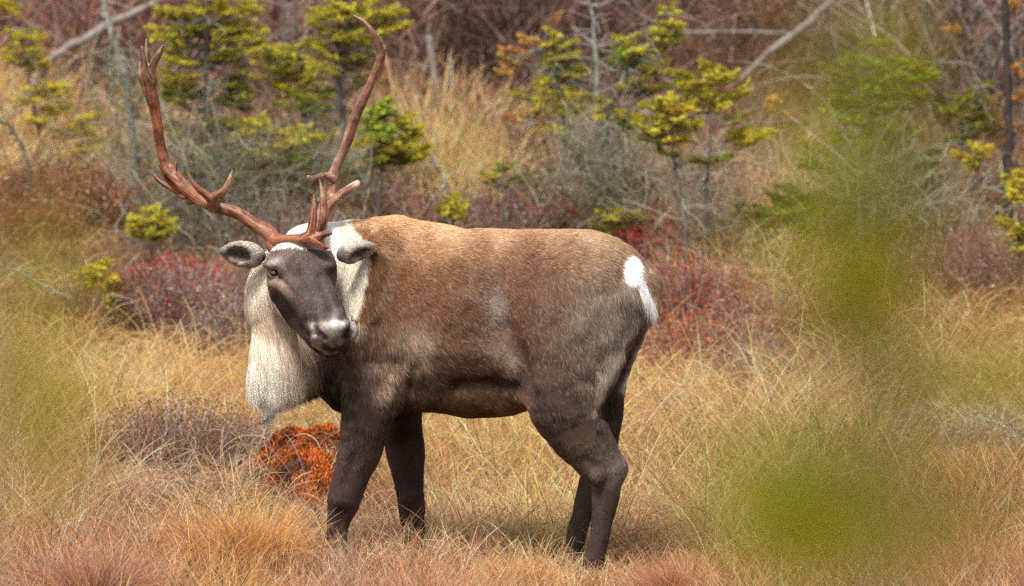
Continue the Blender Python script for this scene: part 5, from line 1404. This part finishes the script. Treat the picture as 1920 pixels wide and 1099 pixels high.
# dead standing stems and fallen logs
def dead_stem(name, label, Y, trunk, r, mat=M_DEAD, twigs=20, cat='dead tree', lichen=(.34, .33, .30), grounded=True, r2=None):
    sc_ = FPX / (Y + CAM_D)
    path = [P(a_, b_, Y) for a_, b_ in trunk]
    if grounded: path[0].z = min(path[0].z, float(G(path[0].x, path[0].y)) - .04)
    t = empty(name, path[0]); tag(t, label, cat)
    pp = []
    for i in range(len(path) - 1):
        for k_ in range(5): pp.append(path[i].lerp(path[i + 1], k_ / 5) + Vector((random.gauss(0, r * .25), random.gauss(0, r * .25), random.gauss(0, r * .2))))
    pp.append(path[-1])
    rads = [(r + ((r2 if r2 is not None else r * .3) - r) * i / (len(pp) - 1)) * random.uniform(.85, 1.15) for i in range(len(pp))]
    vs, fs = tube(pp, rads, 9)
    mesh_np('trunk', vs, fs, mat, t, smooth=True)
    if twigs:
        tp = np.array([tuple(q_) for q_ in pp]); K_ = 6; tt = np.linspace(0, 1, K_)
        i = RNG.integers(2, len(tp), twigs); dr = unit(twigs); dr[:, 1] *= .6; dr[:, 2] = dr[:, 2] * .5 + .1
        L_ = RNG.uniform(.06, .28, twigs)
        p = tp[i][:, None] + dr[:, None] * (tt[None, :, None] * L_[:, None, None]) + np.cumsum(RNG.normal(0, .007, (twigs, K_, 3)), 1) * (tt[None, :, None] > 0)
        o_ = curves_np('twigs', p, np.full((twigs, 1), .0022) * np.linspace(1.2, .4, K_)[None], np.array(lichen)[None] * np.exp(RNG.normal(0, .25, twigs))[:, None], M_TWIG, t)
        o_['kind'] = 'stuff'
    return t


M_LICH = noise_mat('lichen_crusted_bark', (.10, .09, .08), (.36, .37, .32), 40, bump=.6, c3=(.5, .52, .45))
dead_stem('dead_tree', 'leaning dead trunk crusted with pale lichen, left of the left antler', Y1 + .9, [(262, 430), (250, 260), (236, 150), (212, 70), (182, -40)], .022, M_LICH, 70, lichen=(.36, .37, .30), r2=.015)
dead_stem('dead_tree', 'dark upright dead trunk near the right edge among orange larch', Y1 + .4, [(1890, 400), (1892, 300), (1888, 150), (1886, -60)], .025, M_DARK, 60, lichen=(.06, .045, .04), r2=.016)
dead_stem('dead_tree', 'grey crooked dead trunk behind the leaning spruce', Y1 + .7, [(1142, 440), (1140, 300), (1120, 200), (1115, 60), (1090, -60)], .022, M_LICH, 110, lichen=(.30, .28, .26))
dead_stem('dead_tree', 'dark knobbly dead stem between the antlers near the top edge', Y1 + 1.6, [(585, 330), (570, 200), (540, 90), (522, -40)], .024, M_BARK, 90, lichen=(.26, .22, .22))
dead_stem('dead_snag', 'short pale broken snag on the slope in the middle', Yof(230), [(822, 215), (815, 140), (803, 66)], .022, M_DEAD, 6, r2=.018)
dead_stem('fallen_log', 'pale fallen log lying level near the top right', 12.7, [(1180, 66), (1350, 60), (1500, 62), (1640, 52)], .017, M_DEAD, 10, cat='log', grounded=False)
dead_stem('fallen_log', 'pale log propped at a slant up to the top edge, right of the middle', 12.5, [(1330, 205), (1375, 160), (1440, 102), (1520, 40), (1600, -30)], .025, M_DEAD, 10, cat='log', r2=.024)
dead_stem('fallen_log', 'grey log slanting through the brush in the upper left', 12.6, [(20, 150), (100, 105), (190, 55), (300, 0)], .030, M_DEAD, 16, cat='log', r2=.02)
dead_stem('fallen_log', 'white birch like log slanting behind the dark trunk at the right edge', Yof(170), [(1800, 250), (1850, 160), (1890, 90), (1940, 20)], .035, M_DEAD, 6, cat='log', r2=.03)
dead_stem('fallen_branch', 'grey fallen branch lying across the brush, left of the veiled spruce', Yof(260), [(1430, 232), (1480, 224), (1560, 226)], .016, M_DEAD, 8, cat='branch', grounded=False)
dead_stem('bare_branch', 'thin bare curved branch arching beside the veiled spruce', Y1 - .9, [(1618, 370), (1608, 300), (1582, 245), (1545, 190), (1500, 150), (1445, 125)], .005, M_LICH, 14, cat='branch', r2=.002, lichen=(.24, .24, .16))
dead_stem('bare_branch', 'slanting bare grey twig in the golden grass patch', Y1 + .2, [(856, 400), (835, 345), (812, 300)], .011, M_LICH, 8, cat='branch', r2=.006)
dead_stem('bare_branch', 'bare dark stick leaning in from the left edge', Y1 + .2, [(70, 360), (45, 275), (20, 240), (-20, 215)], .010, M_BARK, 22, cat='branch', r2=.006, lichen=(.16, .13, .10))
dead_stem('bare_branch', 'pale thin branch lying over the grass at the left edge', Yof(680), [(118, 560), (80, 535), (40, 512), (-10, 495)], .007, M_DEAD, 6, cat='branch', r2=.004, grounded=False)


# --- tangles of dead grey brush
def tangle(name, label, cx, cy, w, h, Y, n, col, L0=.3, wid=.0016, K_=7, dep=.4, up=.3, cat='brush', kind=None):
    sc_ = FPX / (Y + CAM_D)
    c = P(cx, cy, Y)
    px = cx + RNG.normal(0, .42, n).clip(-1, 1) * w / 2 * 1.2; py = cy + RNG.uniform(-.5, .5, n) * h
    Yr = Y + RNG.uniform(-dep, dep, n)
    p0 = PN(px, py, Yr)
    gz = G(p0[:, 0], p0[:, 1]); p0[:, 2] = np.maximum(p0[:, 2], gz - .02)
    d = unit(n); d[:, 2] = np.abs(d[:, 2]) * .7 + up; d /= np.linalg.norm(d, axis=1, keepdims=True)
    L_ = L0 * RNG.uniform(.35, 1.3, n); tt = np.linspace(0, 1, K_)
    bend = RNG.normal(0, .5, (n, 3)); bend[:, 2] -= .2
    p = p0[:, None] + (d[:, None] * tt[None, :, None] + bend[:, None] * (tt ** 2)[None, :, None] * .5) * L_[:, None, None] + np.cumsum(RNG.normal(0, .006, (n, K_, 3)), 1)
    cc = np.array(col)[RNG.integers(0, len(col), n)] * np.exp(RNG.normal(0, .3, n))[:, None]
    if kind:
        o_ = curves_np(name, p, np.full((n, 1), wid) * np.linspace(1.2, .5, K_)[None], cc, M_TWIG)
        tag(o_, label, cat, kind=kind); return o_
    t = empty(name, (c.x, c.y, float(G(c.x, c.y)))); tag(t, label, cat)
    o_ = curves_np('twigs', p, np.full((n, 1), wid) * np.linspace(1.2, .5, K_)[None], cc, M_TWIG, t)
    o_['kind'] = 'stuff'
    return t


LICH = [(.22, .22, .18), (.15, .14, .115), (.28, .28, .22), (.09, .07, .055), (.16, .12, .07), (.14, .15, .05)]
tangle('dead_brush', 'tangle of grey lichen covered twigs behind the left antler', 400, 390, 330, 230, Y1, 1000, LICH)
tangle('dead_brush', 'tangle of grey twigs below the trunk between the antlers', 620, 370, 200, 170, Y1 + .5, 350, LICH)
tangle('dead_brush', 'grey twig tangle above the hind back, under the leaning spruce', 1130, 350, 220, 190, Y1 + .1, 650, LICH)
tangle('dead_brush', 'twiggy grey brush under the veiled spruce on the right', 1640, 370, 300, 150, Y1 + .1, 800, [(.30, .28, .22), (.2, .17, .12), (.25, .24, .12)])
tangle('dead_brush', 'dark twigs under the twin stems', 1310, 370, 200, 150, Y1, 400, [(.2, .17, .14), (.28, .26, .2), (.3, .2, .12)])
tangle('dead_brush', 'grey twigs in the upper left around the leaning dead trunk', 240, 250, 170, 260, Y1 + 1.0, 420, LICH)
BR_ = [(.17, .11, .09), (.13, .08, .06), (.24, .17, .145), (.09, .055, .04), (.19, .10, .075)]
MV = [(.25, .15, .13), (.19, .105, .085), (.32, .21, .18), (.2, .10, .08), (.30, .10, .08), (.22, .15, .12)]
UND = [(.13, .09, .06), (.09, .06, .045), (.2, .14, .09), (.17, .16, .08), (.26, .2, .15), (.2, .1, .07)]
tangle('undergrowth', 'brown leafless undergrowth between the spruces across the slope', 960, 330, 1900, 230, Yof(400) + 2.0, 3600, UND, .24, .0017, 6, 1.8, .5, cat='undergrowth', kind='stuff')
# far brush wall, uncountable
for nm, lb, cx, cy, w, h, Yv, nn_, col_, L0 in (
        ('thicket', 'dark brown leafless thicket filling the top middle of the slope', 900, 110, 560, 260, 15.5, 5200, BR_, .8),
        ('thicket', 'mauve pink leafless thicket across the upper left', 220, 90, 700, 260, 15.5, 4200, MV, .7),
        ('thicket', 'purplish leafless thicket across the upper right', 1450, 120, 800, 300, 15.5, 5200, MV + BR_, .75),
        ('thicket', 'brown and grey leafless thicket behind the dark trunk in the top right corner', 1800, 140, 400, 300, 14, 2400, BR_ + [(.3, .28, .27)], .7)):
    tangle(nm, lb, cx, cy, w, h, Yv, nn_, col_, L0, .0045, 6, 2.8, .6, cat='thicket', kind='stuff')


# ------------------------------------------------------------------ the plants close to the lens, far out of focus
def near_conifer(name, label, Y, trunk, regions, cat='tree', nl=.012, nn=30, nw=.0012):
    """regions: centre px,py, radii px, how much of the background they cover, colour"""
    path = [P(a_, b_, Y) for a_, b_ in trunk]
    g = Vector((path[0].x, path[0].y, float(G(path[0].x, path[0].y))))
    t = empty(name, g); tag(t, label, cat)
    path = [g - Vector((0, 0, .05)), g.lerp(path[0], .5)] + path
    rads = list(np.linspace(.006, .0015, len(path)))
    vs, fs = tube(path, rads, 8)
    mesh_np('trunk', vs, fs, M_BARK, t, smooth=True)
    tp = np.array([tuple(p) for p in path])
    sc_ = FPX / (Y + CAM_D)
    shoot_px = nn * .5 * (nl * sc_) * (nw * sc_) * .22
    C_, AX, LL, CO = [], [], [], []
    for (cx, cy, rx, ry, al, col_) in regions:
        n = max(3, int(-math.log(1 - al) * math.pi * rx * ry / shoot_px))
        c = np.array(tuple(P(cx, cy, Y)))
        i = int(np.argmin(np.abs(tp[:, 2] - c[2]) + .3 * np.abs(tp[:, 0] - c[0])))
        dirb = c - tp[i]; dirb /= np.linalg.norm(dirb) + 1e-6
        nb = max(1, int(rx / 60))
        for _ in range(nb):
            e_ = Vector((c + RNG.uniform(-.7, .7, 3) * np.array([rx, min(rx, 120), ry]) / sc_).tolist()); s_ = Vector(tp[i].tolist())
            vs, fs = tube([s_, s_.lerp(e_, .5) + Vector((0, 0, .008)), e_], [.002, .0015, .0008], 5)
            mesh_np('branch', vs, fs, M_BARK, t)
        a = RNG.normal(0, .55, (n, 3)); a /= np.maximum(1, np.linalg.norm(a, axis=1, keepdims=True) / 1.2)
        p0 = c + a * np.array([rx, min(rx, 150), ry]) / sc_
        d = dirb * .5 + RNG.normal(0, .5, (n, 3)); d /= np.linalg.norm(d, axis=1, keepdims=True)
        C_.append(p0); AX.append(d); LL.append(RNG.uniform(.02, .045, n)); CO.append(np.array(col_)[None] * np.exp(RNG.normal(0, .15, n))[:, None])
    C_, AX, LL, CO = map(np.concatenate, (C_, AX, LL, CO))
    v, cc = needles(C_, AX, LL, CO, nn, nl, nw)
    mesh_np('crown', v, np.arange(len(v)).reshape(-1, 3), M_NEEDLE, t, facecols=np.clip(cc, .005, .8))
    return t


FG, FY, FB = (.23, .28, .010), (.40, .35, .010), (.36, .24, .03)
near_conifer('young_spruce', 'young green spruce right in front of the lens, soft green blur on the right', -17.4,
             [(1675, 1150), (1670, 900), (1665, 650), (1645, 400), (1610, 100), (1600, -60)],
             [(1600, 560, 150, 380, .20, FY), (1620, 960, 260, 120, .30, FY), (1640, 10, 110, 60, .40, FY), (1500, 130, 90, 60, .25, FB), (1620, 200, 90, 120, .30, FG), (1650, 330, 90, 90, .32, FY), (1560, 430, 110, 60, .18, FG),
              (1620, 510, 85, 120, .78, FY), (1615, 520, 70, 80, .6, FG), (1650, 620, 60, 60, .35, FB), (1740, 720, 120, 60, .62, FY), (1870, 695, 120, 50, .50, FY), (1480, 760, 120, 60, .22, FY),
              (1480, 900, 130, 80, .50, FG), (1590, 940, 190, 90, .52, FY), (1460, 985, 130, 50, .35, FG), (1740, 970, 150, 60, .42, FB), (1640, 1050, 180, 50, .42, FG), (1800, 960, 90, 50, .25, FG), (1860, 960, 110, 60, .22, FG)])
near_conifer('young_larch', 'yellowish twigs close to the lens, a soft olive blur at the left edge', -17.4,
             [(-70, 1150), (-60, 900), (-50, 700), (-50, 560), (-60, 460)],
             [(0, 560, 60, 120, .45, FY), (20, 700, 70, 120, .50, FY), (40, 860, 90, 110, .30, FB), (90, 780, 80, 120, .18, FY), (0, 450, 50, 60, .25, FY)])
# one thin stalk in front of the forelegs, out of focus
st = P(640, 1150, -13.0); st.z = float(G(st.x, st.y))
so = empty('dead_stalk', st); tag(so, 'blurred dark upright stalk below the near foreleg at the bottom edge', 'stalk')
vs, fs = tube([st, P(641, 1080, -13.0), P(645, 1015, -13.0)], [.0045, .004, .0025], 8)
mesh_np('stem', vs, fs, M_BARK, so, smooth=True)
p, rr_ = blades(np.full(40, st.x) + RNG.normal(0, .006, 40), np.full(40, st.y) + RNG.normal(0, .006, 40), RNG.normal(0, .1, (40, 2)), np.full(40, (P(645, 1015, -13.0).z - st.z) * 1.02) * RNG.uniform(.8, 1.05, 40), np.full(40, .05), np.full(40, .001), 6, phi0=.02)
ob = curves_np('dry_leaves', p, rr_, np.tile(np.array([[.16, .10, .08]]), (40, 1)), M_GRASS, so); ob['kind'] = 'stuff'
